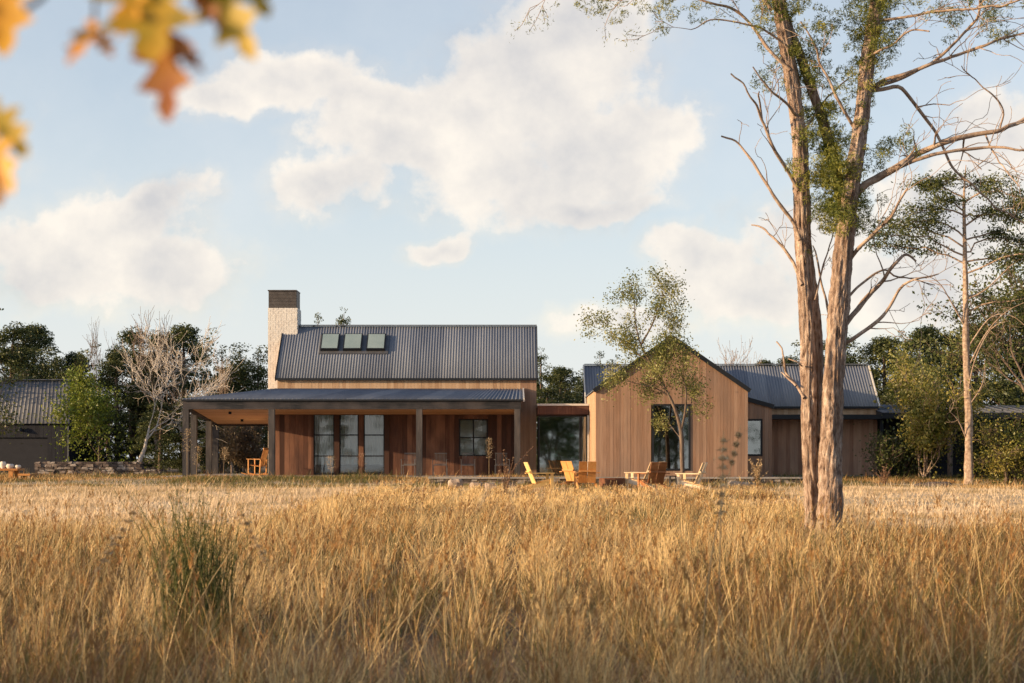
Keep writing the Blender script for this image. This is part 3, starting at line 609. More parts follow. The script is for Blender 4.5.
def boulder(px, py, D, sx, sz, label, seed, m='boulder'):
    rng = np.random.default_rng(seed); n, k = 14, 10; V = []; x, z = PX(px, D), gz(PX(px, D), D)
    for i in range(k + 1):
        th = math.pi * i / k
        for j in range(n):
            ph = 2 * math.pi * j / n; d = np.array([math.sin(th) * math.cos(ph), math.sin(th) * math.sin(ph), math.cos(th)])
            q = np.sign(d) * np.abs(d) ** .8; r = 1 + .25 * (float(vnoise(np.array(d[0] * 1.7 + seed), np.array(d[2] * 1.7 + d[1] * 1.3 + seed))) - .5) * 2
            V.append((x + q[0] * sx * r, D + q[1] * sx * .7 * r, z + sz * .35 + q[2] * sz * .65 * r))
    Fc = [(i * n + j, i * n + (j + 1) % n, (i + 1) * n + (j + 1) % n, (i + 1) * n + j) for i in range(k) for j in range(n)]
    o = mesh_obj('boulder', V, Fc, M[m], smooth=False); tag(o, label, 'rock', 'boulders in front of the house')
boulder(455, 483, 52.5, .24, .36, 'pale angular boulder leftmost below the porch windows', 3)
boulder(476, 485, 52.5, .25, .26, 'rounded brown boulder second from the left before the retaining wall', 4)
boulder(491, 485, 51.8, .22, .24, 'small boulder just left of the yellow wooden armchair', 8)
boulder(742, 481, 53.5, .52, .24, 'broad flat boulder in the grass right of the palest armchair', 6)
boulder(512, 484, 52.5, .2, .2, 'smallest dark stone nearest the yellow wooden armchair', 12, 'stone')
boulder(937, 480, 54.0, .45, .22, 'dark flat rock in the grass left of the pine trunk', 14, 'stone')
boulder(922, 480, 54.4, .28, .18, 'small dark rock beside the flat rock below the yellow green shrub', 15, 'stone')

# ================================================================== FURNITURE
def armchair(m, name, label, loc, rz, backw=2):
    """low lounge chair of wide planks; local +Y is where the sitter looks"""
    r = empty(name, loc, label, 'chair', 'wooden armchairs round the fire pit', rz); rg = random.Random(len(label)); k = dict(local=True)
    s = MB(); 
    for i in range(4): a = i * .125; s.bar((-.27, .26 - a, .36 - a * .22), (.27, .26 - a, .36 - a * .22), .115, .022, tone=rg.random())
    s.build('seat', M[m], r, **k)
    bk = MB(); 
    for sgn in (-1, 1):
        x = sgn * .142; bk.bar((x, -.22, .23), (x, -.50, .90), .262, .024, up=(0, 1, .4), tone=rg.random())
    bk.bar((-.27, -.415, .60), (.27, -.415, .60), .05, .05, tone=.4); bk.build('backrest', M[m], r, **k)
    for sgn in (-1, 1):
        a = MB(); a.bar((sgn * .345, .36, .555), (sgn * .345, -.44, .545), .13, .024, tone=rg.random()); a.build('armrest', M[m], r, **k)
        l = MB(); l.box(sgn * .325 - .02, sgn * .325 + .02, .24, .33, 0, .541, rg.random()); l.build('leg', M[m], r, **k)
        l = MB(); l.bar((sgn * .30, .30, .30), (sgn * .30, -.56, .045), .03, .12, tone=rg.random()); l.build('leg', M[m], r, **k)
    return r
def put(px, D): x = PX(px, D); return (x, D, gz(x, D))
armchair('yellowwood', 'wooden_armchair', 'yellow wooden armchair in side view, leftmost, facing right', put(541, 51), R(-78))
armchair('teak', 'wooden_armchair', 'orange wooden armchair seen square from behind, below the glass link', put(586, 51), R(4))
armchair('teak', 'wooden_armchair', 'wooden armchair half hidden behind the left side of the square-backed orange chair', put(577, 54.3), R(-50))
armchair('palewood', 'wooden_armchair', 'pale orange armchair facing left, behind the darkest chair', put(638, 52.5), R(70))
armchair('darkteak', 'wooden_armchair', 'darkest red-brown armchair with two wide back planks, turned from the camera', put(652, 50.2), R(22))
armchair('palewood', 'wooden_armchair', 'palest wooden armchair, rightmost, facing left by the gable window', put(690, 51), R(66))
# fire pit
x, y, z = put(612, 52.3); T = Tubes()
T.add([(x, y, z), (x, y, z + .36)], [.42, .42], 28); T.add([(x, y, z + .36), (x, y, z + .10)], [.39, .37], 28)
T.add([(x, y, z + .36), (x, y, z + .3601)], [.42, .39], 28)
o = T.build('fire_pit', M['corten']); tag(o, 'dark rusted steel fire pit ring among the wooden armchairs', 'fire pit')
x, y, z = put(672, 51.8); r = empty('side_table', (x, y, z), 'small black round side table between the darkest and the palest armchair', 'table')
T = Tubes(); T.add([(x, y, z + .44), (x, y, z + .47)], [.2, .2], 20); T.add([(x, y, z + .47), (x, y, z + .4701)], [.2, .001], 20); T.build('tabletop', M['black'], r)
for a in (0, 2.1, 4.2):
    T = Tubes(); T.add([(x + .16 * math.cos(a), y + .16 * math.sin(a), z), (x + .12 * math.cos(a), y + .12 * math.sin(a), z + .44)], [.02, .02], 8); T.build('leg', M['black'], r)
# rocking chair on the porch
def rocker():
    x, y, z = PX(257, 64), 64, FZ + .022; r = empty('rocking_chair', (x, y, z), 'orange wooden rocking chair on the open end of the porch', 'rocking chair', rz=R(72)); k = dict(local=True); m = M['teak']
    s = MB(); [s.bar((-.25, .25 - i * .1, .42 - i * .012), (.25, .25 - i * .1, .42 - i * .012), .085, .02, tone=i / 5) for i in range(5)]; s.build('seat', m, r, **k)
    s = MB(); [s.bar((-.2 + i * .1, -.22, .40), (-.2 + i * .1, -.42, 1.05), .075, .018, up=(0, 1, .3), tone=i / 5) for i in range(5)]; s.bar((-.27, -.425, 1.06), (.27, -.425, 1.06), .03, .09); s.build('backrest', m, r, **k)
    for sg in (-1, 1):
        s = MB(); s.bar((sg * .3, .3, .66), (sg * .3, -.32, .64), .08, .02); s.build('armrest', m, r, **k)
        for yy in (.24, -.26): s = MB(); s.bar((sg * .28, yy, .06), (sg * .28, yy - (.04 if yy < 0 else 0), .65), .04, .04); s.build('leg', m, r, **k)
        T = Tubes(); T.add([(sg * .28, -.55 + i * .1, .02 + .045 * ((i - 5.5) / 5.5) ** 2 * 2) for i in range(12)], [.02] * 12, 6); T.build('rocker', m, r, local=True)
rocker()
# metal chairs along the porch wall
def metal_chair(): 
    r = empty('porch_chair', (0, 0, 0), 'x', 'chair', 'grey metal chairs along the porch wall'); k = dict(local=True)
    s = MB(); s.box(-.25, .25, -.24, .24, .40, .425); s.build('seat', M['greymetal'], r, **k)
    s = MB()
    for i in range(9): s.bar((-.22 + i * .055, -.24, .46), (-.22 + i * .055, -.36, .88), .012, .012)
    s.bar((-.25, -.36, .89), (.25, -.36, .89), .03, .03); s.bar((-.25, -.235, .45), (.25, -.235, .45), .03, .03); s.build('backrest', M['greymetal'], r, **k)
    for sx in (-1, 1):
        s = MB(); s.bar((sx * .28, .2, .64), (sx * .28, -.3, .64), .04, .02); s.build('armrest', M['greymetal'], r, **k)
        for sy in (-1, 1): s = MB(); s.bar((sx * .27, sy * .22, 0), (sx * .27, sy * .22, .64 if sy > 0 else .41), .025, .025); s.build('leg', M['greymetal'], r, **k)
    return r
mc = metal_chair()
for i, (px, lb) in enumerate(((409, 'grey metal porch chair left of the middle porch post'), (440, 'grey metal porch chair just right of the middle porch post'), (468, 'grey metal porch chair below the paired porch window'), (502, 'grey metal porch chair nearest the right end of the porch'))):
    c = mc if i == 0 else copy_tree(mc); c.location = (PX(px, 63.6), 63.6, FZ + .022); c.rotation_euler = (0, 0, R(180 + (i - 1.5) * 4)); c['label'] = lb
# table, stool and pots at far left
D = 60.0; r = empty('picnic_table', (PX(4, D), D, .7), 'rough wooden table at the left edge in front of the garage', 'table')
b = MB(); 
for i in range(5): b.box(PX(-22, D), PX(21, D), D - .45 + i * .18, D - .28 + i * .18, PZ(470.5, D), PZ(468.5, D), i / 5)
b.build('tabletop', M['teak'], r)
for px in (-15, 14):
    for dy in (-.35, .35): b = MB(); b.box(PX(px, D) - .08, PX(px, D) + .08, D + dy - .06, D + dy + .06, .68, PZ(470.7, D)); b.build('leg', M['teak'], r)
r = empty('bench', (PX(27, D), D, .7), 'small wooden bench at the right end of the rough table', 'bench')
b = MB(); b.box(PX(21.8, D), PX(34, D), D - .5, D + .5, PZ(475.5, D), PZ(473.6, D)); b.build('seat', M['teak'], r)
for px in (23.2, 32):
    for dy in (-.4, .4): b = MB(); b.box(PX(px, D) - .04, PX(px, D) + .04, D + dy - .05, D + dy + .05, .68, PZ(475.6, D)); b.build('leg', M['palewood'], r)
for i, (px, rr, hh, lb) in enumerate(((3, .13, .26, 'tall pale jar on the left end of the rough table'), (10, .16, .17, 'wide pale bowl in the middle of the rough table'), (18, .12, .13, 'smallest pale pot on the right end of the rough table'))):
    x = PX(px, D); z = PZ(468.5, D) + .002; T = Tubes(); T.add([(x, D, z), (x, D, z + hh * .5), (x, D, z + hh * .8), (x, D, z + hh)], [rr * .6, rr, rr * .85, rr * .6], 16); T.add([(x, D, z + hh), (x, D, z + hh * .3)], [rr * .55, rr * .5], 16); o = T.build('pot', M['ceramic']); tag(o, lb, 'pot', 'pale pots on the table')

# ================================================================== TREES
def leafy(name, C, size, m, parent, rng, tone=None, **k):
    V, Fq, t = cards(C, size, rng, tone=tone, **k); return mesh_obj(name, V, Fq, m, parent, tone=t)
# ---- background tree kinds, built at the origin, 8 m tall
def forest_kind(kind, seed):
    rng = np.random.default_rng(seed); r = empty('x', (0, 0, 0), 'x', 'tree'); T = Tubes(); tips = []
    if kind == 'evergreen':
        r.name = 'evergreen_tree'; top = 8.0; T.add([(0, 0, -.1), (.1, 0, 3), (.05, .1, 6), (0, 0, 7.6)], [.2, .15, .08, .02], 7)
        cs, rs = [], []
        for i in range(120):
            z = .5 + 7.2 * rng.random() ** .85; env = 2.0 * math.sin(min(1, (8.1 - z) / 5.2) * math.pi / 2) * rng.uniform(.8, 1.15); a = rng.uniform(0, 6.28); q = env * rng.uniform(.25, 1) ** .5
            cs.append((q * math.cos(a), q * math.sin(a), z)); rs.append(rng.uniform(.3, .65))
        for i in range(10): T.add([(0, 0, 1 + i * .55), tuple(cs[i])], [.05, .01], 4)
        P_, t = clump_points(cs, rs, 640, rng, .6); V, Fq, tt = cards(P_, .115, rng, tone=t); mm = M['leaf_dark']
    elif kind == 'pointed':
        r.name = 'cedar_tree'; T.add([(0, 0, -.1), (0, 0, 4), (0, 0, 7.9)], [.17, .1, .015], 7); cs, rs = [], []
        for i in range(130):
            z = .4 + 7.5 * rng.random() ** .9; env = 1.55 * ((8.15 - z) / 8) ** .75 * rng.uniform(.75, 1.3); a = rng.uniform(0, 6.28); q = env * rng.uniform(.2, 1) ** .5
            cs.append((q * math.cos(a), q * math.sin(a), z + .2 * rng.normal())); rs.append(rng.uniform(.18, .42) * (1 if z < 6.5 else .6))
        P_, t = clump_points(cs, rs, 850, rng, .9); V, Fq, tt = cards(P_, .10, rng, tone=t); mm = M['leaf_mid']
    elif kind == 'broad':
        r.name = 'broadleaf_tree'; 
        twig(T, (0, 0, -.1), (0, 0, 1), 3.4, .2, 3, rng, tips, spread=.75, up=.25, wig=.10, kids=(4, 5), ratio=.68, sides=7)
        pts = np.array([p for p, d in tips]); zmax = pts[:, 2].max(); sc = 7.7 / zmax
        for i in range(len(T.V)): T.V[i] = T.V[i] * sc
        pts *= sc; cs = list(pts) + [(rng.normal(0, 1.1), rng.normal(0, 1.1), rng.uniform(.5, 3.5)) for _ in range(24)]
        rs = [rng.uniform(.25, .55) for _ in cs]; P_, t = clump_points(cs, rs, 440, rng, .7); V, Fq, tt = cards(P_, .115, rng, tone=t); mm = M['leaf_dark']
    else:
        r.name = 'bare_tree'; twig(T, (0, 0, -.1), (0, 0, 1), 3.0, .13, 5, rng, tips, spread=.5, up=.3, wig=.09, kids=(3, 3), ratio=.72, sides=6, minr=.008)
        pts = np.array([p for p, d in tips]); sc = 8 / pts[:, 2].max()
        for i in range(len(T.V)): T.V[i] = T.V[i] * sc
        P_ = pts[::5] * sc + rng.normal(0, .12, (len(pts[::5]), 3)); V, Fq, tt = cards(P_, .09, rng); mm = M['leaf_brown']
    T.build('trunk', M['bark_dark'] if kind != 'bare' else M['bark_branch'], r, local=True)
    mesh_obj('crown', V, Fq, mm, r, tone=tt, local=True); return r
protos = {'e': [forest_kind('evergreen', s) for s in (1, 2, 3)], 'p': [forest_kind('pointed', s) for s in (4, 5)], 'b': [forest_kind('broad', s) for s in (6, 7)], 'n': [forest_kind('bare', s) for s in (8, 9)]}
used = set()
def ftree(kind, px, ytop, D, label, rng=random.Random(3), wide=1.0, idx=None):
    i = rng.randrange(len(protos[kind])) if idx is None else idx; p = protos[kind][i]
    o = p if (kind, i) not in used else copy_tree(p); used.add((kind, i))
    x = PX(px, D); h = PZ(ytop, D) - .7; s = h / 8.0; o.location = (x, D, .7); o.scale = (s * wide, s * wide, s); o.rotation_euler = (0, 0, rng.uniform(0, 6.28))
    o['label'] = label; o['category'] = 'tree'; o['group'] = 'trees of the wood behind the house'; return o
for (k, px, y, D, wd) in (('b', -45, 300, 84, 1.2), ('e', 14, 322, 92, 1.2), ('e', 36, 322, 94, 1.1), ('b', 58, 336, 93, 1.1), ('e', 76, 352, 95, 1.2), ('e', -10, 330, 96, 1.2), ('e', 64, 385, 97, 1.3), ('e', 90, 400, 91, 1.3)):
    ftree(k, px, y, D, 'dark evergreen tree in the wood behind the garage', wide=wd)
for (px, y, D) in ((100, 328, 88), (112, 318, 90)): ftree('n', px, y, D, 'bare spiky treetop between the garage wood and the pale bare tree', wide=.7)
for (k, px, y, D, wd) in (('e', 118, 350, 84, 1.2), ('e', 133, 326, 86, 1.1), ('e', 158, 330, 88, 1.1), ('e', 183, 322, 87, 1.1), ('b', 205, 330, 86, 1.2), ('p', 222, 350, 84, 1.2), ('p', 240, 352, 86, 1.1), ('p', 258, 350, 85, 1.1),
                          ('e', 190, 395, 80, 1.5), ('e', 160, 400, 80, 1.5), ('e', 222, 400, 81, 1.5), ('e', 246, 392, 83, 1.5), ('e', 110, 410, 82, 1.4), ('e', 206, 405, 92, 1.5), ('e', 268, 395, 92, 1.5), ('e', 236, 410, 95, 1.5), ('e', 141, 400, 95, 1.5)):
    ftree(k, px, y, D, 'dark tree in the wood between the pale bare tree and the porch', wide=wd)
for (px, y, D) in ((165, 309, 83), (190, 313, 83)): ftree('n', px, y, D, 'grey twiggy leafless tree rising above the dark wood left of the porch', wide=1.0)
ftree('n', 232, 348, 80, 'thin leafless tree standing just left of the white chimney', wide=.6)
ftree('p', 318, 314, 78, 'treetop peeping over the main roof, the left one of two', wide=.8); ftree('p', 344, 311, 78, 'treetop peeping over the main roof, the right one of two', wide=.8)
for (k, px, y, D, wd) in (('p', 541, 350, 84, 1.1), ('e', 562, 365, 86, 1.2), ('b', 580, 352, 88, 1.0), ('p', 600, 352, 90, 1.0), ('e', 548, 385, 80, 1.4), ('e', 588, 382, 82, 1.4), ('e', 530, 380, 90, 1.3)):
    ftree(k, px, y, D, 'dark tree in the gap between the main roof and the gabled wing', wide=wd)
for (px, y, D) in ((726, 337, 84), (741, 350, 86)): ftree('n', px, y, D, 'leafless twiggy tree above the rear roof, right of the gable', wide=1.0)
for (k, px, y, D, wd) in (('e', 765, 358, 88, 1), ('e', 788, 356, 90, 1.0), ('e', 838, 332, 84, 1.1), ('b', 862, 326, 86, 1.1), ('e', 884, 334, 84, 1.1), ('p', 905, 336, 83, 1.2), ('e', 925, 325, 85, 1.2), ('e', 950, 330, 86, 1.2), ('e', 978, 322, 84, 1.2),
                          ('b', 1003, 300, 85, 1.2), ('e', 1030, 300, 84, 1.2), ('e', 1060, 290, 86, 1.3), ('e', 900, 380, 78, 1.5), ('e', 935, 385, 78, 1.5), ('e', 970, 380, 79, 1.5), ('e', 1003, 378, 78, 1.5), ('e', 1035, 380, 79, 1.5), ('e', 1075, 360, 80, 1.5)):
    ftree(k, px, y, D, 'dark tree in the wood behind the rear wing and the breezeway', wide=wd)
for (k, x, y, h) in (('e', -22, -52, 13), ('b', -12, -48, 12), ('e', -3, -55, 14), ('p', 5, -50, 12), ('e', 13, -54, 13), ('b', 22, -49, 13), ('e', 31, -55, 14), ('e', -30, -60, 13), ('e', 40, -52, 13), ('p', 18, -60, 15), ('e', -8, -62, 15), ('e', 1, -64, 16), ('e', 9, -63, 15), ('b', 4, -46, 8), ('e', 8, -45, 7), ('e', 15, -46, 7), ('b', 11, -47, 9)):
    i = random.randrange(len(protos[k])); o = copy_tree(protos[k][i]) if (k, i) in used else protos[k][i]; used.add((k, i)); o.location = (x, y, 0); s_ = h / 8; o.scale = (s_ * 1.1, s_ * 1.1, s_)
    o['label'] = 'dark tree of the wood across the meadow, seen only mirrored in the house windows'; o['category'] = 'tree'; o['group'] = 'trees mirrored in the windows'
for (k, x, y, h) in (('e', -25, -2.2, 9.5), ('e', -24.5, -.2, 8.6), ('e', -30, -1.6, 10), ('e', -29, -1.2, 10), ('b', -23, 1.0, 7.2), ('e', -21, -1.0, 7.2)):  # unseen trees added to cast shade on the near grass
    i = random.randrange(len(protos[k])); o = copy_tree(protos[k][i]) if (k, i) in used else protos[k][i]; used.add((k, i)); o.location = (x, y, 0); s_ = h / 8; o.scale = (s_ * 1.1, s_ * 1.1, s_)
    o['label'] = 'added unseen broad tree beyond the left edge whose crown shades the nearest grass'; o['category'] = 'tree'; o['group'] = 'added trees shading the foreground from the left'
for kind_, ps in protos.items():
    for i_, p in enumerate(ps):
        if (kind_, i_) not in used:
            for q in list(p.children): bpy.data.objects.remove(q)
            bpy.data.objects.remove(p)

# ---- individual small trees and shrubs
def tree(name, label, cat, loc, h, seed, leaf=None, bark='bark_dark', r0=.1, trunk=.4, depth=4, spread=.6, up=.2, kids=(3, 4), size=.1, per=6, jitter=.25, lean=(0, 0), wig=.1, ratio=.7, minr=.006, wide=1., low=0, group=None, stems=1):
    rng = np.random.default_rng(seed); r = empty(name, loc, label, cat, group); T = Tubes(); tips = []
    for s_ in range(stems):
        off = rng.normal(0, .12, 2) if stems > 1 else (0, 0)
        ln = (lean[0] + (rng.normal(0, .35) if stems > 1 else 0), lean[1] + (rng.normal(0, .3) if stems > 1 else 0))
        twig(T, (off[0], off[1], -.05), (ln[0], ln[1], 1), h * trunk, r0, depth, rng, tips, spread, up, wig, kids, 8, minr, None, ratio)
    pts = np.array([p for p, d in tips]); sc = h / np.percentile(pts[:, 2], 99.5); A = np.array([sc * wide, sc * wide, sc])
    for i in range(len(T.V)): T.V[i] = T.V[i] * A
    T.build('trunk', M[bark], r, local=True); pts = pts * A
    if leaf:
        C = np.repeat(pts, per, 0) + rng.normal(0, jitter, (len(pts) * per, 3)); 
        if low:
            C = np.vstack([C, np.stack([rng.normal(0, h * .22, low), rng.normal(0, h * .18, low), rng.uniform(.05, h * .5, low)], 1)])
        C = C[C[:, 2] > .05]; tn = np.clip(vnoise(C[:, 0] * 1.7 + 20, C[:, 2] * 1.9 + 20) * .8 + rng.normal(.1, .18, len(C)), 0, 1)
        leafy('crown', C, size, M[leaf], r, rng, tone=tn, local=True) if False else mesh_obj('crown', *(lambda q: (q[0], q[1]))(cards(C, size, rng, tone=tn)), M[leaf], r, tone=np.repeat(tn, 4), local=True)
    return r
def at(px, D, z=None): x = PX(px, D); return (x, D, gz(x, D) if z is None else z)
tree('pale_bare_tree', 'pale leafless tree with many fine branches behind the stone wall', 'tree', at(134, 72), 6.9, 21, bark='bark_pale', r0=.105, trunk=.27, depth=6, spread=.66, up=.06, kids=(3, 3), wig=.11, ratio=.76, minr=.006, wide=1.05, lean=(.12, 0))
tree('small_green_tree', 'bright green leafy small tree between the garage and the pale bare tree', 'tree', at(99, 73), 4.6, 33, leaf='leaf_bright', r0=.07, trunk=.36, depth=4, spread=.75, up=.1, kids=(3, 4), size=.13, per=17, jitter=.24, wide=.8, low=500)
tree('dark_oak', 'dark shaggy tree at the left edge overlapping the garage roof', 'tree', at(-18, 68), 6.9, 35, leaf='leaf_mid', r0=.16, trunk=.28, depth=5, spread=.85, up=-.05, kids=(3, 4), size=.13, per=5, jitter=.22, wide=1.0)
def oak_sapling():
    D = 55.5; x, y, z = at(683, D); r = empty('oak_sapling', (x, y, z), 'slender leaning tree with sparse olive leaves before the gabled wing', 'tree'); rng = np.random.default_rng(47); T = Tubes(); tips = []
    LN = [([(683, 488), (682, 455), (681, 432), (676, 412), (669, 396), (660, 380), (650, 362), (641, 345), (636, 325), (634, 300)], .085, .012, 12), ([(681, 432), (685, 412), (686, 392), (681, 372), (674, 350), (668, 325)], .045, .01, 9),
          ([(669, 396), (655, 388), (640, 384), (622, 380)], .03, .008, 7), ([(650, 362), (635, 352), (620, 340), (608, 330)], .035, .008, 8), ([(641, 345), (652, 325), (660, 305), (662, 296)], .035, .008, 8), ([(660, 380), (668, 360), (680, 350), (688, 352)], .03, .008, 7),
          ([(682, 440), (674, 430), (668, 422)], .018, .006, 1), ([(684, 420), (691, 404), (693, 388)], .02, .006, 5)]
    for k, (ln, ra, rb, tw) in enumerate(LN):
        dz = rng.uniform(-1, 1) * (k > 0); P_, Rr = smooth_line([PT(a, c, D + dz * i / len(ln)) for i, (a, c) in enumerate(ln)], np.linspace(ra, rb, len(ln)), .1); T.add(P_, Rr, 8, .2, k)
        for q in range(tw):
            i = rng.integers(len(P_) // (3 if k else 2), len(P_)); twig(T, P_[i], (P_[i] - P_[max(0, i - 2)]) * 1.5 + rng.normal(0, .45, 3) + np.array([0, 0, .1]), rng.uniform(.36, .66), max(.007, Rr[i] * .5), 2, rng, tips, spread=.8, kids=(2, 3), minr=.005, wig=.16, up=.05)
    T.build('trunk', M['bark_dark'], r); pts = np.array([p for p, d in tips]); C = np.repeat(pts, 19, 0) + rng.normal(0, .16, (len(pts) * 19, 3)); tn = np.clip(vnoise(C[:, 0] * 2 + 20, C[:, 2] * 2 + 20) * .7 + rng.normal(.15, .18, len(C)), 0, 1)
    V, Fq, t = cards(C, .078, rng, tone=tn); mesh_obj('crown', V, Fq, M['leaf_olive'], r, tone=t)
oak_sapling()
tree('dry_bush', 'brown dry bush behind the rocking chair at the open porch', 'bush', at(249, 73, .7), 2.6, 51, leaf='leaf_brown', r0=.04, trunk=.4, depth=4, spread=.6, kids=(3, 4), size=.09, per=6, jitter=.16, stems=4)
tree('yellow_green_shrub', 'tall yellow green multi stemmed shrub left of the pine trunk', 'shrub', at(926, 60), 4.3, 61, leaf='leaf_yellow', bark='bark_branch', r0=.035, trunk=.34, depth=4, spread=.5, up=.1, kids=(3, 3), size=.12, per=11, jitter=.2, stems=6, wide=1.0)
tree('willowy_tree', 'loose olive green tree behind the yellow green shrub', 'tree', at(918, 70), 6.8, 63, leaf='leaf_olive', r0=.09, trunk=.35, depth=5, spread=.6, up=.15, kids=(3, 3), size=.12, per=9, jitter=.25, wide=1.1)
tree('round_shrub', 'large dense green shrub at the right edge below the breezeway roof', 'shrub', at(1012, 58), 2.5, 65, leaf='leaf_yellow', r0=.05, trunk=.3, depth=4, spread=.8, up=0, kids=(3, 4), size=.09, per=6, jitter=.2, stems=5, low=1200, wide=1.25)
tree('low_shrub', 'low leafy green shrub beside the right corner of the rear wing', 'shrub', at(890, 60), 1.7, 67, leaf='leaf_mid', r0=.03, trunk=.35, depth=3, spread=.8, kids=(3, 4), size=.1, per=5, jitter=.15, stems=4)
tree('leafy_tree', 'tall full leafy green tree cut off by the right edge, behind the pine', 'tree', at(1040, 64), 11.2, 91, leaf='leaf_mid', r0=.17, trunk=.25, depth=5, spread=.75, up=.1, kids=(3, 4), size=.15, per=8, jitter=.28, wide=.95, low=900)
for i, px in enumerate((903, 985)): tree('thicket_shrub', ('dark shrub low in the thicket right of the rear wing', 'dark shrub between the pine trunk and the round green shrub')[i], 'shrub', at(px, 60.5), 2.0 + .3 * i, 70 + i, leaf='leaf_dark', r0=.03, trunk=.3, depth=3, spread=.8, kids=(3, 4), size=.12, per=9, jitter=.22, stems=4, low=700)

# ---- pine with tiers
def pine():
    D = 57.0; x, y, z = at(969, D); r = empty('pine_tree', (x, y, z), 'tall straight trunked conifer with flat tiers of dark foliage at the right', 'tree'); rng = np.random.default_rng(77)
    ln = [(969, 486), (969, 430), (966, 340), (965, 260), (964, 200), (966, 165)]
    P_, Rr = smooth_line([PT(a, c, D) for a, c in ln], [.16, .125, .11, .08, .045, .012], .12); T = Tubes(); T.add(P_, Rr, 20, .4, 3); T.build('trunk', M['bark_branch'], r)
    C = []; 
    tiers = [(-1, 168, 20), (1, 176, 25), (-1, 186, 45), (1, 190, 50), (-1, 204, 50), (1, 214, 72), (-1, 226, 55), (1, 240, 90), (-1, 244, 85), (-1, 252, 95), (1, 262, 95), (1, 285, 90), (-1, 200, 30), (1, 205, 40), (1, 228, 60), (1, 300, 70), (-1, 236, 60), (1, 250, 60)]
    for sgn, py, ln_ in tiers:
        T = Tubes(); L_ = ln_ / F * D * rng.uniform(1.1, 1.4); yy = rng.uniform(-1, 1) * .9; p0 = np.array(PT(965, py + 12, D)); q = [p0]; d = np.array([sgn, yy, rng.uniform(-.05, .5)]); d /= np.linalg.norm(d); n = 9
        for i in range(n): q.append(q[-1] + (d + rng.normal(0, .16, 3) + np.array([0, 0, .25 - .09 * i])) * L_ / n)
        T.add(q, np.linspace(.035, .008, n + 1), 6)
        for i in range(3, n + 1):
            for s2 in range(rng.integers(3, 6)):
                e = q[i] + rng.normal(0, .18, 3) * np.array([1.4, 1.4, .55]) + d * rng.uniform(0, .2); T.add([q[i], e], [.008, .004], 3)
                k = int(rng.integers(18, 46)); C.append(e + rng.normal(0, 1, (k, 3)) * np.array([.17, .17, .10]))
        T.build('branch', M['bark_branch'], r)
    for (ln2) in ([(966, 372), (985, 335), (1006, 312), (1030, 300)], [(966, 400), (975, 360), (990, 330), (1003, 322)], [(967, 330), (950, 300), (938, 282), (915, 270)], [(966, 350), (990, 318), (1012, 316), (1035, 335)], [(966, 410), (982, 385), (985, 360)], [(965, 300), (985, 290), (1015, 262), (1030, 255)], [(967, 440), (958, 420), (950, 412)]):
        P_, Rr = smooth_line([PT(a, c, D - .3 * i) for i, (a, c) in enumerate(ln2)], np.linspace(.03, .008, len(ln2)), .2); T = Tubes(); T.add(P_, Rr, 6); tt = []
        for k in range(5): i = rng.integers(len(P_) // 3, len(P_)); twig(T, P_[i], rng.normal(0, 1, 3) + np.array([.2, 0, .3]), .7, .009, 1, rng, tt, kids=(2, 3), minr=.004)
        T.build('branch', M['bark_branch'], r)
    C = np.vstack(C); tn = np.clip(vnoise(C[:, 0] * 2 + 50, C[:, 2] * 3 + 50) * .7 + rng.normal(.12, .18, len(C)), 0, 1)
    V, Fq, t = cards(C, .11, rng, tone=tn, aspect=.4); mesh_obj('crown', V, Fq, M['leaf_mid'], r, tone=t)
pine()

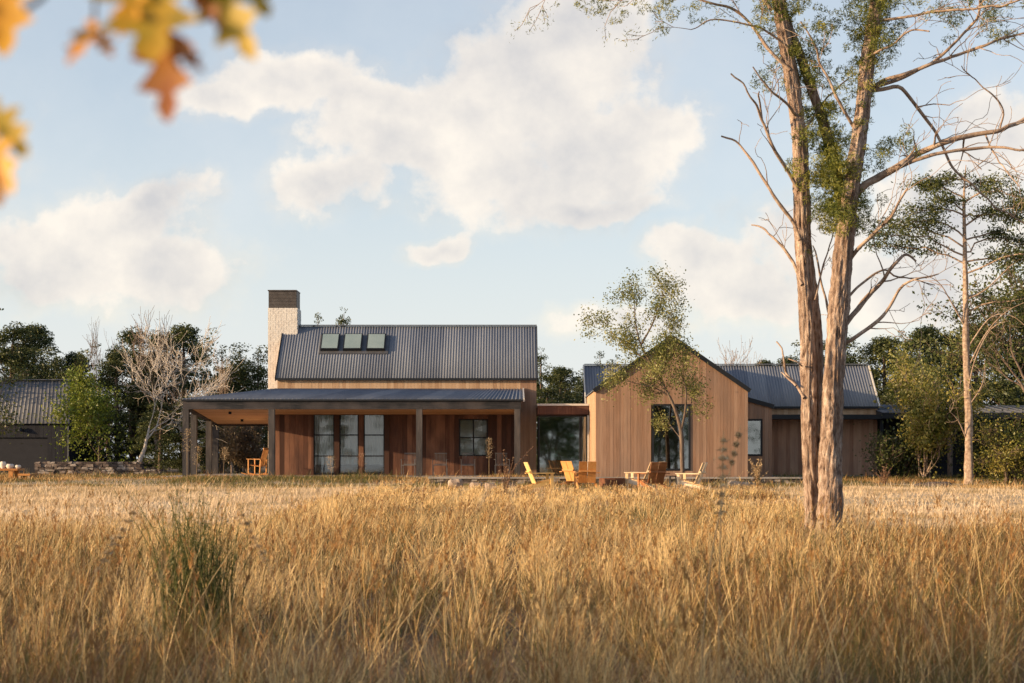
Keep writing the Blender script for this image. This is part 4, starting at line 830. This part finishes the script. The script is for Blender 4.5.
# ---- twin trunk cedar in the foreground
def cedar():
    D = 25.0; x, y, z = at(822, D); r = empty('twin_cedar_tree', (x, y, z), 'tall cedar with paired shaggy pale trunks and bare branches in the foreground', 'tree'); rng = np.random.default_rng(99)
    def trunk(ln, rad, dd, seed):
        P_, Rr = smooth_line([PT(a, c, D + dd + q) for (a, c, q) in ln], [k / F * D for k in rad], .06); T = Tubes(); T.add(P_, Rr * .93, 64, .34, seed); T.build('trunk', M['bark_cedar'], r); return P_, Rr
    t1 = trunk([(812, 570, 0), (812, 510, 0), (809, 430, 0), (808, 340, 0), (803, 250, 0), (800, 150, 0), (793, 85, 0), (779, 0, 0), (770, -90, 0), (764, -200, 0)], [11.5, 7.6, 7.2, 7.6, 7.8, 7.6, 7.2, 6.6, 5, 1.5], .1, 2)
    t3 = trunk([(820, 570, 0), (819, 500, 0), (818, 420, 0), (816, 345, 0), (812, 290, 0), (806, 240, 0), (801, 200, 0)], [6, 5.5, 6, 6.5, 6, 4.5, 2], .25, 8)
    t2 = trunk([(832, 575, -.1), (830, 515, -.1), (831, 440, 0), (835, 360, 0), (841, 280, 0), (850, 200, 0), (861, 120, 0), (868, 60, .1), (877, 0, .1), (886, -100, .1), (890, -220, .1)], [18, 12.0, 10.8, 10.6, 9.8, 8.8, 7.6, 7.2, 6.4, 4.5, 1.5], -.12, 5)
    t4 = trunk([(846, 225, .1), (838, 180, .2), (826, 130, .2), (812, 90, .15), (798, 50, .1), (786, 20, .1), (775, -40, .1), (760, -120, .1)], [6.5, 5.5, 5, 5, 4.6, 4, 3, 1], .1, 7)
    BR = [  # (points, start radius px, end radius px, twig count, dark?)
        ([(852, 198), (866, 184), (881, 176), (902, 164), (917, 154), (940, 145), (970, 135), (1001, 129), (1026, 119), (1070, 100)], 5.2, 2.2, 9),
        ([(893, 170), (917, 160), (947, 152), (989, 148), (1016, 148), (1050, 155)], 2.6, 1.2, 5),
        ([(858, 92), (877, 86), (902, 78), (932, 63), (966, 53), (985, 46), (1008, 38), (1034, 33)], 2.8, 1.2, 6),
        ([(860, 100), (880, 82), (905, 74), (932, 63), (955, 42), (970, 27), (978, 15), (984, -20)], 2.4, 1.3, 6),
        ([(860, 92), (883, 89), (898, 87), (909, 97), (928, 122), (940, 141), (951, 164), (970, 183), (993, 205), (1030, 226)], 2.8, .9, 5),
        ([(848, 262), (856, 251), (871, 236), (894, 213), (906, 186)], 3.0, 1.2, 4),
        ([(842, 330), (850, 318), (875, 289), (890, 270), (904, 256), (914, 262)], 3.8, 1.2, 4),
        ([(842, 345), (857, 336), (883, 316), (899, 290), (912, 281), (937, 275)], 2.8, .9, 5),
        ([(846, 300), (860, 285), (884, 270), (900, 277), (935, 285)], 1.8, .7, 3),
        ([(800, 240), (793, 222), (772, 194), (750, 160), (738, 145), (721, 136)], 2.6, 1.0, 2),
        ([(798, 190), (790, 175), (774, 148), (761, 118), (753, 99), (732, 72)], 2.6, .9, 3),
        ([(762, 121), (760, 105), (758, 90)], 1.5, .8, 0),
        ([(795, 115), (786, 103), (769, 88), (753, 68)], 2.0, .8, 2),
        ([(802, 285), (791, 259), (776, 240), (761, 228), (750, 226)], 2.2, .8, 2),
        ([(804, 398), (798, 388), (786, 372), (784, 358), (777, 343)], 2.0, .9, 1),
        ([(796, 386), (787, 378), (781, 373)], 1.3, .8, 0), ([(802, 366), (796, 362), (787, 360)], 1.1, .6, 0),
        ([(790, 70), (769, 50), (742, 15), (704, 0), (660, -14), (600, -18), (556, -8)], 2.2, .8, 5),
        ([(792, 50), (760, 28), (715, 20), (690, 30)], 1.5, .6, 3),
        ([(868, 30), (880, 8), (905, -25), (930, -60)], 3, 1.2, 4), ([(870, 22), (900, 18), (935, 12), (985, 8), (1030, -4)], 2.0, 1.0, 5),
        ([(855, 130), (838, 100), (822, 66), (812, 40), (800, 20)], 2, .9, 4), ([(805, 130), (825, 100), (848, 78)], 1.6, .8, 2),
        ([(836, 340), (826, 300), (818, 262), (812, 244)], 1.8, .8, 2), ([(815, 300), (826, 255), (836, 225)], 1.2, .6, 2),
        ([(1000, 128), (1003, 110), (990, 92), (975, 80), (962, 66)], 1.2, .6, 3), ([(985, 134), (998, 160), (1018, 185)], 1.1, .6, 2),
        ([(862, 60), (890, 45), (912, 30), (930, 32)], 1.6, .8, 3), ([(772, 10), (745, -20), (700, -50)], 2.5, 1, 3)]
    tipsL = []
    for (ln, ra, rb, tw) in BR:
        n = len(ln); dz = rng.uniform(-1.2, .8); jt = rng.normal(0, .10, n)
        pts = [PT(a, c, D + dz * (i / max(1, n - 1)) ** 1.0 + (jt[i] if i else 0)) for i, (a, c) in enumerate(ln)]
        P_, Rr = smooth_line(pts, np.linspace(ra, rb, n) * .82 / F * D, .07); P_ = P_ + np.stack([(vnoise(np.arange(len(P_)) * .35 + k * 31 + rng.uniform(0, 90), np.arange(len(P_)) * 0.) - .5) for k in range(3)], 1) * .07 * np.linspace(0, 1, len(P_))[:, None]
        T = Tubes(); T.add(P_, Rr, 9, .3, 1); tt = []
        for k in range(tw):
            i = rng.integers(len(P_) // 4, len(P_)); tdir = P_[min(i + 1, len(P_) - 1)] - P_[i - 1]; tdir /= np.linalg.norm(tdir) + 1e-9
            twig(T, P_[i], tdir + rng.normal(0, .75, 3) + np.array([0, 0, .15]), rng.uniform(.35, .95), max(.006, Rr[i] * .45), 2, rng, tt, spread=.7, kids=(1, 3), minr=.0045, wig=.16, up=0)
        if ln[0][1] < 80: tipsL += tt
        T.build('branch', M['bark_branch'], r)
    # foliage: sprays hugging the stems, plus loose leaf clusters near the top
    cs, rs = [], []
    def along(P_, ya, yb, cnt, off, rad):
        Z = [i for i in range(len(P_)) if PZ(yb, D) < P_[i][2] < PZ(ya, D)]
        for _ in range(cnt): p = P_[Z[rng.integers(len(Z))]]; cs.append(p + rng.normal(0, off, 3) * np.array([1, 1, .6])); rs.append(rng.uniform(*rad))
    along(t4[0], 40, 225, 130, .14, (.05, .16)); along(t2[0], -60, 75, 100, .20, (.06, .18)); along(t2[0], 75, 235, 75, .14, (.05, .12)); along(t1[0], -100, 60, 60, .24, (.06, .17)); along(t1[0], 60, 200, 26, .13, (.04, .09))
    for (px, py, sx, sy, cnt) in ((836, 190, 14, 24, 95), (822, 150, 14, 20, 50), (845, 215, 12, 10, 25), (905, 140, 10, 6, 6), (880, 150, 12, 8, 9), (985, 18, 26, 14, 24), (1000, 40, 12, 8, 6), (770, 22, 14, 16, 16), (812, 20, 12, 16, 14), (870, 20, 18, 16, 30), (900, -20, 60, 20, 40), (780, -60, 50, 40, 60), (860, -130, 60, 60, 90), (765, 82, 7, 5, 3), (820, 60, 9, 10, 6)):
        for _ in range(cnt): cs.append(np.array(PT(px + rng.normal(0, sx), py + rng.normal(0, sy), D + rng.normal(0, .3)))); rs.append(rng.uniform(.05, .16))
    for (px, py, sx, sy, cnt) in ((585, 4, 16, 6, 9), (625, 12, 12, 8, 8), (660, 10, 18, 8, 9), (690, 14, 12, 7, 6), (700, 24, 5, 2, 2), (610, -20, 50, 8, 20), (720, -12, 40, 8, 14)):
        for _ in range(cnt): cs.append(np.array(PT(px + rng.normal(0, sx), py + rng.normal(0, sy), D + rng.normal(0, .25)))); rs.append(rng.uniform(.04, .12))
    P_, t = clump_points(cs, rs, 7500, rng, .9); extra = np.vstack([p + rng.normal(0, .06, (14, 3)) for p, d in tipsL]) if tipsL else P_[:1]
    P_ = np.vstack([P_, extra]); t = np.concatenate([t, rng.random(len(extra))]); V, Fq, tt = cards(P_, .062, rng, tone=t, aspect=.17); mesh_obj('foliage', V, Fq, M['leaf_cedar'], r, tone=tt)
cedar()

# ================================================================== AUTUMN OAK LEAVES CLOSE TO THE LENS
def oak_branch():
    D = 1.5; r = empty('oak_branch', PT(120, -60, D), 'blurred oak twig with yellow and orange leaves hanging close to the lens', 'branch')
    T = Tubes(); 
    for ln, ra in (([(-260, -190), (-60, -90), (40, -38), (140, -60), (230, -110)], 5), ([(40, -38), (50, -12), (28, 8), (10, 14)], 3), ([(-60, -90), (-50, 20), (-35, 110), (-10, 130)], 3), ([(140, -60), (165, -30), (170, -10)], 3), ([(200, -95), (205, -40), (212, -8)], 4), ([(100, -52), (96, -10), (94, 22)], 2)):
        P_, Rr = smooth_line([PT(a, c, D) for a, c in ln], [ra / F * D] * len(ln), .01); T.add(P_, Rr, 8)
    T.build('twig', M['bark_dark'], r)
    out = [(0, 0), (.05, .02), (.12, .03), (.16, .12), (.22, .17), (.27, .10), (.33, .07), (.40, .20), (.50, .30), (.54, .20), (.56, .10), (.64, .16), (.75, .26), (.78, .14), (.80, .07), (.90, .10), (1.0, .04), (1.03, 0)]
    def leaf(px, py, tip, length, wide, col, twist, curl=.15):
        a = Vector(PT(px, py, D)); e = Vector(PT(tip[0], tip[1], D)); L = length / F * D; d = (e - a).normalized(); s = d.cross(Vector((0, 1, 0))).normalized(); s = (Matrix.Rotation(twist, 3, d) @ s); n = d.cross(s)
        V = []; Fc = []
        for (t, w_) in out:
            w_ *= wide * 1.4; base = a + d * L * t + n * (L * curl * (t * t))
            V += [base - s * w_ * L + n * w_ * L * .25, base, base + s * w_ * L + n * w_ * L * .25]
        for i in range(len(out) - 1):
            k = 3 * i; Fc += [(k, k + 1, k + 4, k + 3), (k + 1, k + 2, k + 5, k + 4)]
        m = mat('autumn_leaf', col[0], list(col[1:]), nscale=22, detail=3, trans=.45, contrast=(.35, .65)); o = mesh_obj('leaf', V, Fc, m, r, smooth=True)
    Yl = ((.80, .42, .02), (.66, .34, .015)); Or = ((.68, .28, .04), (.75, .36, .05)); Ol = ((.48, .34, .02), (.60, .38, .02), (.24, .20, .02)); Rd = ((.40, .12, .04), (.55, .24, .05)); 
    leaf(8, -60, (14, 60), 118, .8, Yl, .2); leaf(-18, -40, (-6, 40), 90, 1.0, Yl, -.3)
    leaf(98, 14, (72, 72), 58, .75, Or, .5); leaf(92, 24, (110, 55), 40, .7, Or, -.3)
    leaf(150, -70, (158, 60), 135, 1.1, Ol, .1); leaf(160, -10, (176, 130), 134, .62, Rd, .15); leaf(165, 30, (206, 78), 58, .5, Rd, -.2); leaf(140, -40, (128, 45), 80, .7, Yl, .4)
    leaf(190, -50, (262, 58), 130, .62, Ol, .3); leaf(225, -60, (262, 20), 90, .8, Ol, -.5); leaf(182, -30, (225, 30), 75, .4, Rd, .2)
    leaf(-20, 95, (34, 160), 80, .8, Ol, .1); leaf(-22, 130, (0, 205), 80, .8, Or, -.2); leaf(-20, 120, (20, 190), 82, .8, Yl, .4)
oak_branch()

# ================================================================== GRASS
def blades(x, y, h, wd, rng, seg, lean, tone, zoff=0., wind=(.10, 0.02), curve=None, ang=None):
    n = len(x); z = ground_z(x, y) + zoff; a = rng.uniform(0, 2 * np.pi, n) if ang is None else ang + rng.normal(0, .7, n); ll = np.abs(rng.normal(0, lean, n)); cv = np.abs(rng.normal(0, .35, n)) if curve is None else curve
    dx = np.cos(a); dy = np.sin(a); b = rng.uniform(0, np.pi, n); wx = np.cos(b); wy = np.sin(b) * .6
    ts = np.linspace(0, 1, seg + 1); rows = []
    for t in ts:
        off = h * (ll * t + cv * t * t * .6); cxp = x + dx * off + wind[0] * h * t * t; cyp = y + dy * off + wind[1] * h * t * t
        cz = z + h * t * (1 - .22 * cv * t - .15 * ll); wv = wd * (1 - t) ** .6 if t < 1 else wd * .08
        rows.append(np.stack([cxp - wx * wv / 2, cyp - wy * wv / 2, cz], 1)); rows.append(np.stack([cxp + wx * wv / 2, cyp + wy * wv / 2, cz], 1))
    V = np.stack(rows, 1); k = 2 * (seg + 1); base = (np.arange(n) * k)[:, None, None]
    q = np.array([[2 * i, 2 * i + 1, 2 * i + 3, 2 * i + 2] for i in range(seg)])[None]
    Fq = (base + q).reshape(-1, 4); T_ = np.repeat(tone, k); tipc = V[:, -1]
    return V.reshape(-1, 3), Fq, T_, tipc, (dx * (ll + cv), dy * (ll + cv))
def heads(tip, dr, h, wd, rng, tone, k=7, L=.16):
    """feathery seed heads: k small spikelets under each tip"""
    n = len(tip); C = []; 
    t = rng.uniform(0, 1, (n, k)); d = np.stack([dr[0] * .9, dr[1] * .9, np.ones(n)], 1); d /= np.linalg.norm(d, axis=1)[:, None]
    base = tip[:, None] - d[:, None] * (t * L)[..., None]; a = rng.uniform(0, 6.28, (n, k)); out = np.stack([np.cos(a), np.sin(a), np.full((n, k), 1.9)], -1) * (.012 + .018 * t)[..., None]
    A = base; B = base + out; s = np.stack([-np.sin(a), np.cos(a), np.zeros((n, k))], -1) * wd[:, None, None]; mid = (A + B) / 2
    V = np.stack([A, mid + s, B, mid - s], 2).reshape(-1, 3); Fq = np.arange(n * k * 4).reshape(-1, 4); return V, Fq, np.repeat(tone, k * 4)
def field():
    rng = np.random.default_rng(11); VV = []; FF = []; TT = []; n0 = 0
    def push(V, Fq, t):
        nonlocal n0; VV.append(V); FF.append(Fq + n0); TT.append(t); n0 += len(V)
    bands = [(2.6, 5, 360, 5), (5, 8, 360, 5), (8, 13, 320, 4), (13, 20, 270, 3), (20, 30, 220, 2), (30, 40, 220, 2), (40, 54, 230, 2)]
    for (d0, d1, dens, seg) in bands:
        hw0 = .34 * d1 + 1.6; n = int(2 * hw0 * (d1 - d0) * dens); x = rng.uniform(-hw0, hw0, n); y = rng.uniform(d0, d1, n)
        # clumps: pull blades towards tussock centres
        cell = .72; jx = vnoise(np.floor(x / cell) * 7.3 + 3, np.floor(y / cell) * 5.1) ; jy = vnoise(np.floor(x / cell) * 3.7 + 50, np.floor(y / cell) * 9.1 + 9)
        cxx = (np.floor(x / cell) + .2 + .6 * jx) * cell; cyy = (np.floor(y / cell) + .2 + .6 * jy) * cell; pull = rng.uniform(.1, .9, n); ang = np.arctan2(y - cyy, x - cxx); x = x + (cxx - x) * pull; y = y + (cyy - y) * pull
        pxs = CX + F * x / y
        # far edge of the tall grass: nearer at left and right than in the middle
        mid = np.clip((pxs - 250) / 130, 0, 1) * np.clip((850 - pxs) / 90, 0, 1); big = fbm(x * .16 + 5, y * .16 + 5); far = 30.5 + 19.5 * mid + (big - .5) * 5
        keep = (y < far); fade = np.clip((far - y) / 7, 0, 1)
        tus = fbm(x * .55 + 2, y * .55 + 9); tcell = vnoise(cxx * 13.1 + 1, cyy * 11.7 + 4)
        h = np.maximum(.22, .36 + .55 * (fbm(x * .3 + 2, y * .3 + 9) - .42) * 2 + .2 * (tus - .45) + .42 * tcell) * (.5 + .5 * rng.random(n) ** .7); h *= np.where(y > 20, np.clip(1 - (y - 20) / 34, .42, 1), 1.0) * (.42 + .58 * fade)
        h *= np.clip(.80 + (y - 3) * .02, .8, 1.0)
        sp = rng.random(n); tn = .55 + .65 * (tcell - .5) + .9 * (big - .5) + rng.normal(0, .23, n) + np.clip((y - 11) / 24, -.32, .34)  # tone drops towards the lens: foreground shade put into the blade colour
        green = (fbm(x * .3 + 31, y * .3 + 17) > .55) & (sp < .45) | (sp < .15); tn = np.where(green, rng.uniform(.0, .14, n), tn); rust = (sp > np.clip(.30 + (y - 4) * .07, .34, .74) + np.clip(y - 10, 0, 40) * .006) | ((fbm(x * .4 + 70, y * .4 + 60) > .52) & (sp > .5)); tn = np.where(rust, rng.uniform(.25, .42, n), tn)  # russet blades; their share grows near the lens to paint in shade
        patch = fbm(x * .75 + 140, y * .5 + 33); dark = (patch > .60) & (sp > .12); tn = np.where(dark, rng.uniform(.22, .36, n), tn); h = np.where(dark, h * .78, h)
        pale = (patch < .38) & (sp < .55); tn = np.where(pale, rng.uniform(.78, 1.05, n), tn); h = np.where(pale, h * 1.12, h)
        h = np.where(green, h * .8, h); tn = np.clip(tn, 0, 1); keep &= ~((fbm(x * 1.3 + 77, y * .9 + 11) > .60) & (y < 30) & (rng.random(n) < .85))
        wd = np.maximum(.0050, .85 * y / F) * rng.uniform(.6, 1.3, n)
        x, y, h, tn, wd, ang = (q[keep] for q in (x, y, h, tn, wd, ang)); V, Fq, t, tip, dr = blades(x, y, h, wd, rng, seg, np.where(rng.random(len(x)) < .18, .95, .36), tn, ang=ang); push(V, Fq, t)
        # low russet and green undergrowth
        m = len(x) // 2; ii = rng.integers(0, len(x), m); V, Fq, t, _, _ = blades(x[ii] + rng.normal(0, .12, m), y[ii] + rng.normal(0, .12, m), np.minimum(h[ii] * .45, .28) * rng.uniform(.5, 1, m), wd[ii] * 1.2, rng, 2, .6, np.where(rng.random(m) < .45, rng.uniform(0, .15, m), rng.uniform(.25, .34, m))); push(V, Fq, t)
        # stalks with seed heads standing above the blades
        m = int(len(x) * .085); ii = rng.integers(0, len(x), m); ii = ii[(y[ii] > 4.2)]; m = len(ii); hs = h[ii] * rng.uniform(1.0, 1.5, m) + .08; ts_ = np.clip(tn[ii] * .6 + .36 + rng.normal(0, .1, m) - np.clip((9 - y[ii]) / 6, 0, 1) * .28, .28, 1)  # near stalks get a darker tone as painted foreground shade
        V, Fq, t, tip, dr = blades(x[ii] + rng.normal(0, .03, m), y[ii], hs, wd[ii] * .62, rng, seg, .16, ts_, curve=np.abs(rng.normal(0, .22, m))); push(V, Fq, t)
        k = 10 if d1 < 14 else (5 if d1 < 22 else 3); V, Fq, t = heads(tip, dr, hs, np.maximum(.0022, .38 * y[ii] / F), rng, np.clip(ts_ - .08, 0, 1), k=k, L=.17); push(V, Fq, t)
    # scattered long pale stalks that lean across each other
    n = 2000; x = rng.uniform(-1, 1, n); y = 2.9 + 21 * rng.random(n) ** .9; x = x * (.34 * y + 1.2); V, Fq, t, tip, dr = blades(x, y, rng.uniform(.75, 1.18, n), rng.uniform(.0045, .0085, n), rng, 5, .38, np.clip(rng.normal(.76, .17, n) - np.clip((8.5 - y) / 6, 0, 1) * .45, .25, 1), curve=np.abs(rng.normal(0, .3, n))); push(V, Fq, t)  # nearest stalks darkened too, shade put into their colour
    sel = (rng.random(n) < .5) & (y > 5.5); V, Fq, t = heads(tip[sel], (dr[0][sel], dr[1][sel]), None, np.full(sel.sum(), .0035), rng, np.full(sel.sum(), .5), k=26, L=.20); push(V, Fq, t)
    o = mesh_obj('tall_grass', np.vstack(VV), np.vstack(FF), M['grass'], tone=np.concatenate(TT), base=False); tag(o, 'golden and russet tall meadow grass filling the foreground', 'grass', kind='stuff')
    # short growth: pale stubble on the mown strip, rough greener grass nearer the house
    for nm, mt, lb, bandz in (('stubble', 'stubble', 'pale cropped straw stubble on the mown strip behind the meadow', ((27, 38, 300), (38, 46, 330), (46, 53.5, 330))), ('short_grass', 'grass', 'short olive and brown rough grass along the foot of the house', ((50, 56.9, 420), (57.9, 61, 420), (61, 76, 60)))):
        VV.clear(); FF.clear(); TT.clear(); n0 = 0
        for (d0, d1, dens) in bandz:
            hw0 = .34 * d1 + 3; n = int(2 * hw0 * (d1 - d0) * dens); x = rng.uniform(-hw0, hw0, n); y = rng.uniform(d0, d1, n); f_ = fbm(x * .35 + 3, y * .35 + 3); keep = rng.random(n) < np.clip((f_ - .22) * 3.2, .45, 1)
            keep &= ~((y > 60.9) & (x > -13.5) & (x < 15.7)) & ~((y > 57.9) & (x > 2.9) & (x < 9.9))
            if nm == 'short_grass': keep &= (y > 52 + (fbm(x * .3, y * 0) - .5) * 4)
            else: keep &= (y < 52 + (fbm(x * .3, y * 0) - .5) * 4)
            x, y, f_ = x[keep], y[keep], f_[keep]; n = len(x); h = (.05 + .14 * np.clip(f_ - .3, 0, 1)) * rng.uniform(.5, 1.7, n)
            if nm == 'stubble': h += (rng.random(n) < .10) * (fbm(x * 1.1 + 4, y * .8) > .5) * rng.uniform(.04, .26, n)
            if nm == 'short_grass': h *= 1.25; h += (rng.random(n) < .06) * (fbm(x * .8, y * .8) > .5) * rng.uniform(.05, .34, n)
            tn = rng.uniform(.0, 1, n) * .5 + (fbm(x * .6, y * 1.1) - .3) * 1.5
            if nm == 'short_grass': tn = np.where((fbm(x * .25 + 90, y * .5 + 20) > .44) & (rng.random(n) < .75), rng.uniform(0, .16, n), rng.uniform(.18, .8, n))
            V, Fq, t, tip, dr = blades(x, y, h, np.full(n, .020) * rng.uniform(.7, 1.4, n), rng, 2, .45, tn); push(V, Fq, t)
        o = mesh_obj(nm, np.vstack(VV), np.vstack(FF), M[mt], tone=np.concatenate(TT), base=False); tag(o, lb, 'grass', kind='stuff')
field()

# ---- plants that stand out one by one
def plume(px, ybase, ytop, D, label, lean=0., m='straw', n=1, fat=.028, seed=1, hl=.3):
    rng = np.random.default_rng(seed); x = PX(px, D); z0 = gz(x, D); H_ = PZ(ytop, D) - z0; V = []; Fq = []; tn = []; k0 = 0; T = Tubes(); C = []
    P_, Rr = smooth_line([(x, D, z0), (x + lean * H_ * .3, D, z0 + H_ * .55), (x + lean * H_, D, z0 + H_)], [.005, .004, .002], .05); T.add(P_, Rr, 5)
    N = len(P_); 
    for _ in range(260):
        t = 1 - rng.random() ** 1.2 * hl; p = P_[min(N - 1, int(t * (N - 1)))]; C.append(p + rng.normal(0, 1, 3) * fat * np.array([1, 1, .4]) * (1.1 - abs((1 - t) / hl - .5)) * .6)
    Vc, Fc, tc_ = cards(np.array(C), .035, rng, aspect=.22); Vt = np.vstack(T.V); Ft = np.vstack(T.F)
    o = mesh_obj('plume_grass', np.vstack([Vt, Vc]), np.vstack([Ft, Fc + len(Vt)]), M[m], tone=np.concatenate([np.full(len(Vt), .5), tc_])); tag(o, label, 'grass stalk', 'tall single grass stalks')
plume(718, 0, 431, 9, 'tallest blurred straw plume rising in front of the gabled wing', .02, seed=1, fat=.03)
plume(697, 0, 426, 8.5, 'bare leaning straw stalk crossing the gabled wing wall', .14, seed=2, fat=.006, hl=.12)
plume(489, 0, 437, 40, 'upright fluffy plume in front of the paired porch window', .0, seed=3, fat=.10)
plume(187, 0, 428, 45, 'slender plume just left of the corner porch post', .0, seed=4, fat=.12, hl=.35); plume(196, 0, 445, 45, 'shorter plume right beside the slender one at the corner post', .05, seed=14, fat=.12, hl=.35)
plume(223, 0, 446, 47, 'short plume between the rear posts of the porch', .05, seed=5, fat=.1)
plume(332, 0, 455, 40, 'pale plume in front of the middle glazed door', -.03, seed=6, fat=.12); plume(361, 0, 452, 42, 'rusty plume in front of the right glazed door', .02, m='rust', seed=7, fat=.12)
plume(300, 0, 508, 9.5, 'leaning straw stalk left of centre in the meadow', -.3, seed=9, fat=.02)
plume(60, 0, 505, 9, 'pale plume low at the left side of the meadow', .35, seed=10, fat=.02)
def weed(name, label, px, D, h, spread, n, m, seed, leafsize=.03, lf=8, wd=.004):
    rng = np.random.default_rng(seed); x = PX(px, D); z0 = gz(x, D); T = Tubes(); C = []
    for i in range(n):
        a = rng.uniform(0, 6.28); l = abs(rng.normal(0, spread)); H_ = h * rng.uniform(.55, 1); sb = .03 if n < 60 else .11; b0 = np.array([x + rng.normal(0, sb), D + rng.normal(0, sb), z0])
        e = b0 + np.array([math.cos(a) * l, math.sin(a) * l, 1]) * H_; mdl = b0 + np.array([math.cos(a) * l * .3, math.sin(a) * l * .3, .55]) * H_
        P_, Rr = smooth_line([b0, mdl, e], [wd, wd * .8, wd * .3], .06); T.add(P_, Rr, 4)
        for q in P_[len(P_) // 4:]: C.append(q + rng.normal(0, .018, (lf, 3)))
    Vt, Ft = np.vstack(T.V), np.vstack(T.F); Vc, Fc, tc_ = cards(np.vstack(C), leafsize, rng, aspect=.25); Vc = Vc
    o = mesh_obj(name, np.vstack([Vt, Vc]), np.vstack([Ft, Fc + len(Vt)]), M[m], tone=np.concatenate([np.full(len(Vt), .4), tc_])); tag(o, label, 'plant')
weed('green_weed', 'tall dark green weed standing out of the meadow at left', 186, 13, 1.36, .24, 90, 'weed', 1, .03, 1, .0048)
weed('green_weed', 'smaller green weed just right of the tall dark one', 212, 13.4, 1.12, .30, 70, 'weed', 2, .03, 1, .0045)
weed('dry_weed', 'dry branching weed in front of the right porch window', 505, 44, 1.6, .25, 9, 'rust', 3, .06, 2, .008)
weed('dry_weed', 'dry branching weed at the foot of the side bay window', 758, 54, 1.0, .45, 14, 'straw', 4, .08, 3, .010)
weed('dry_weed', 'dry weed tuft at the base of the foreground cedar trunks', 836, 23.5, .55, .5, 16, 'straw', 5, .05, 4, .005)
weed('dry_weed', 'brown dry weed tangle left of the foreground cedar trunks', 802, 23.8, .6, .5, 18, 'rust', 8, .05, 4, .005)
weed('dry_weed', 'reddish dry weed in the grass at the right corner of the rear wing', 884, 56, .8, .4, 14, 'rust', 6, .07, 3, .010)
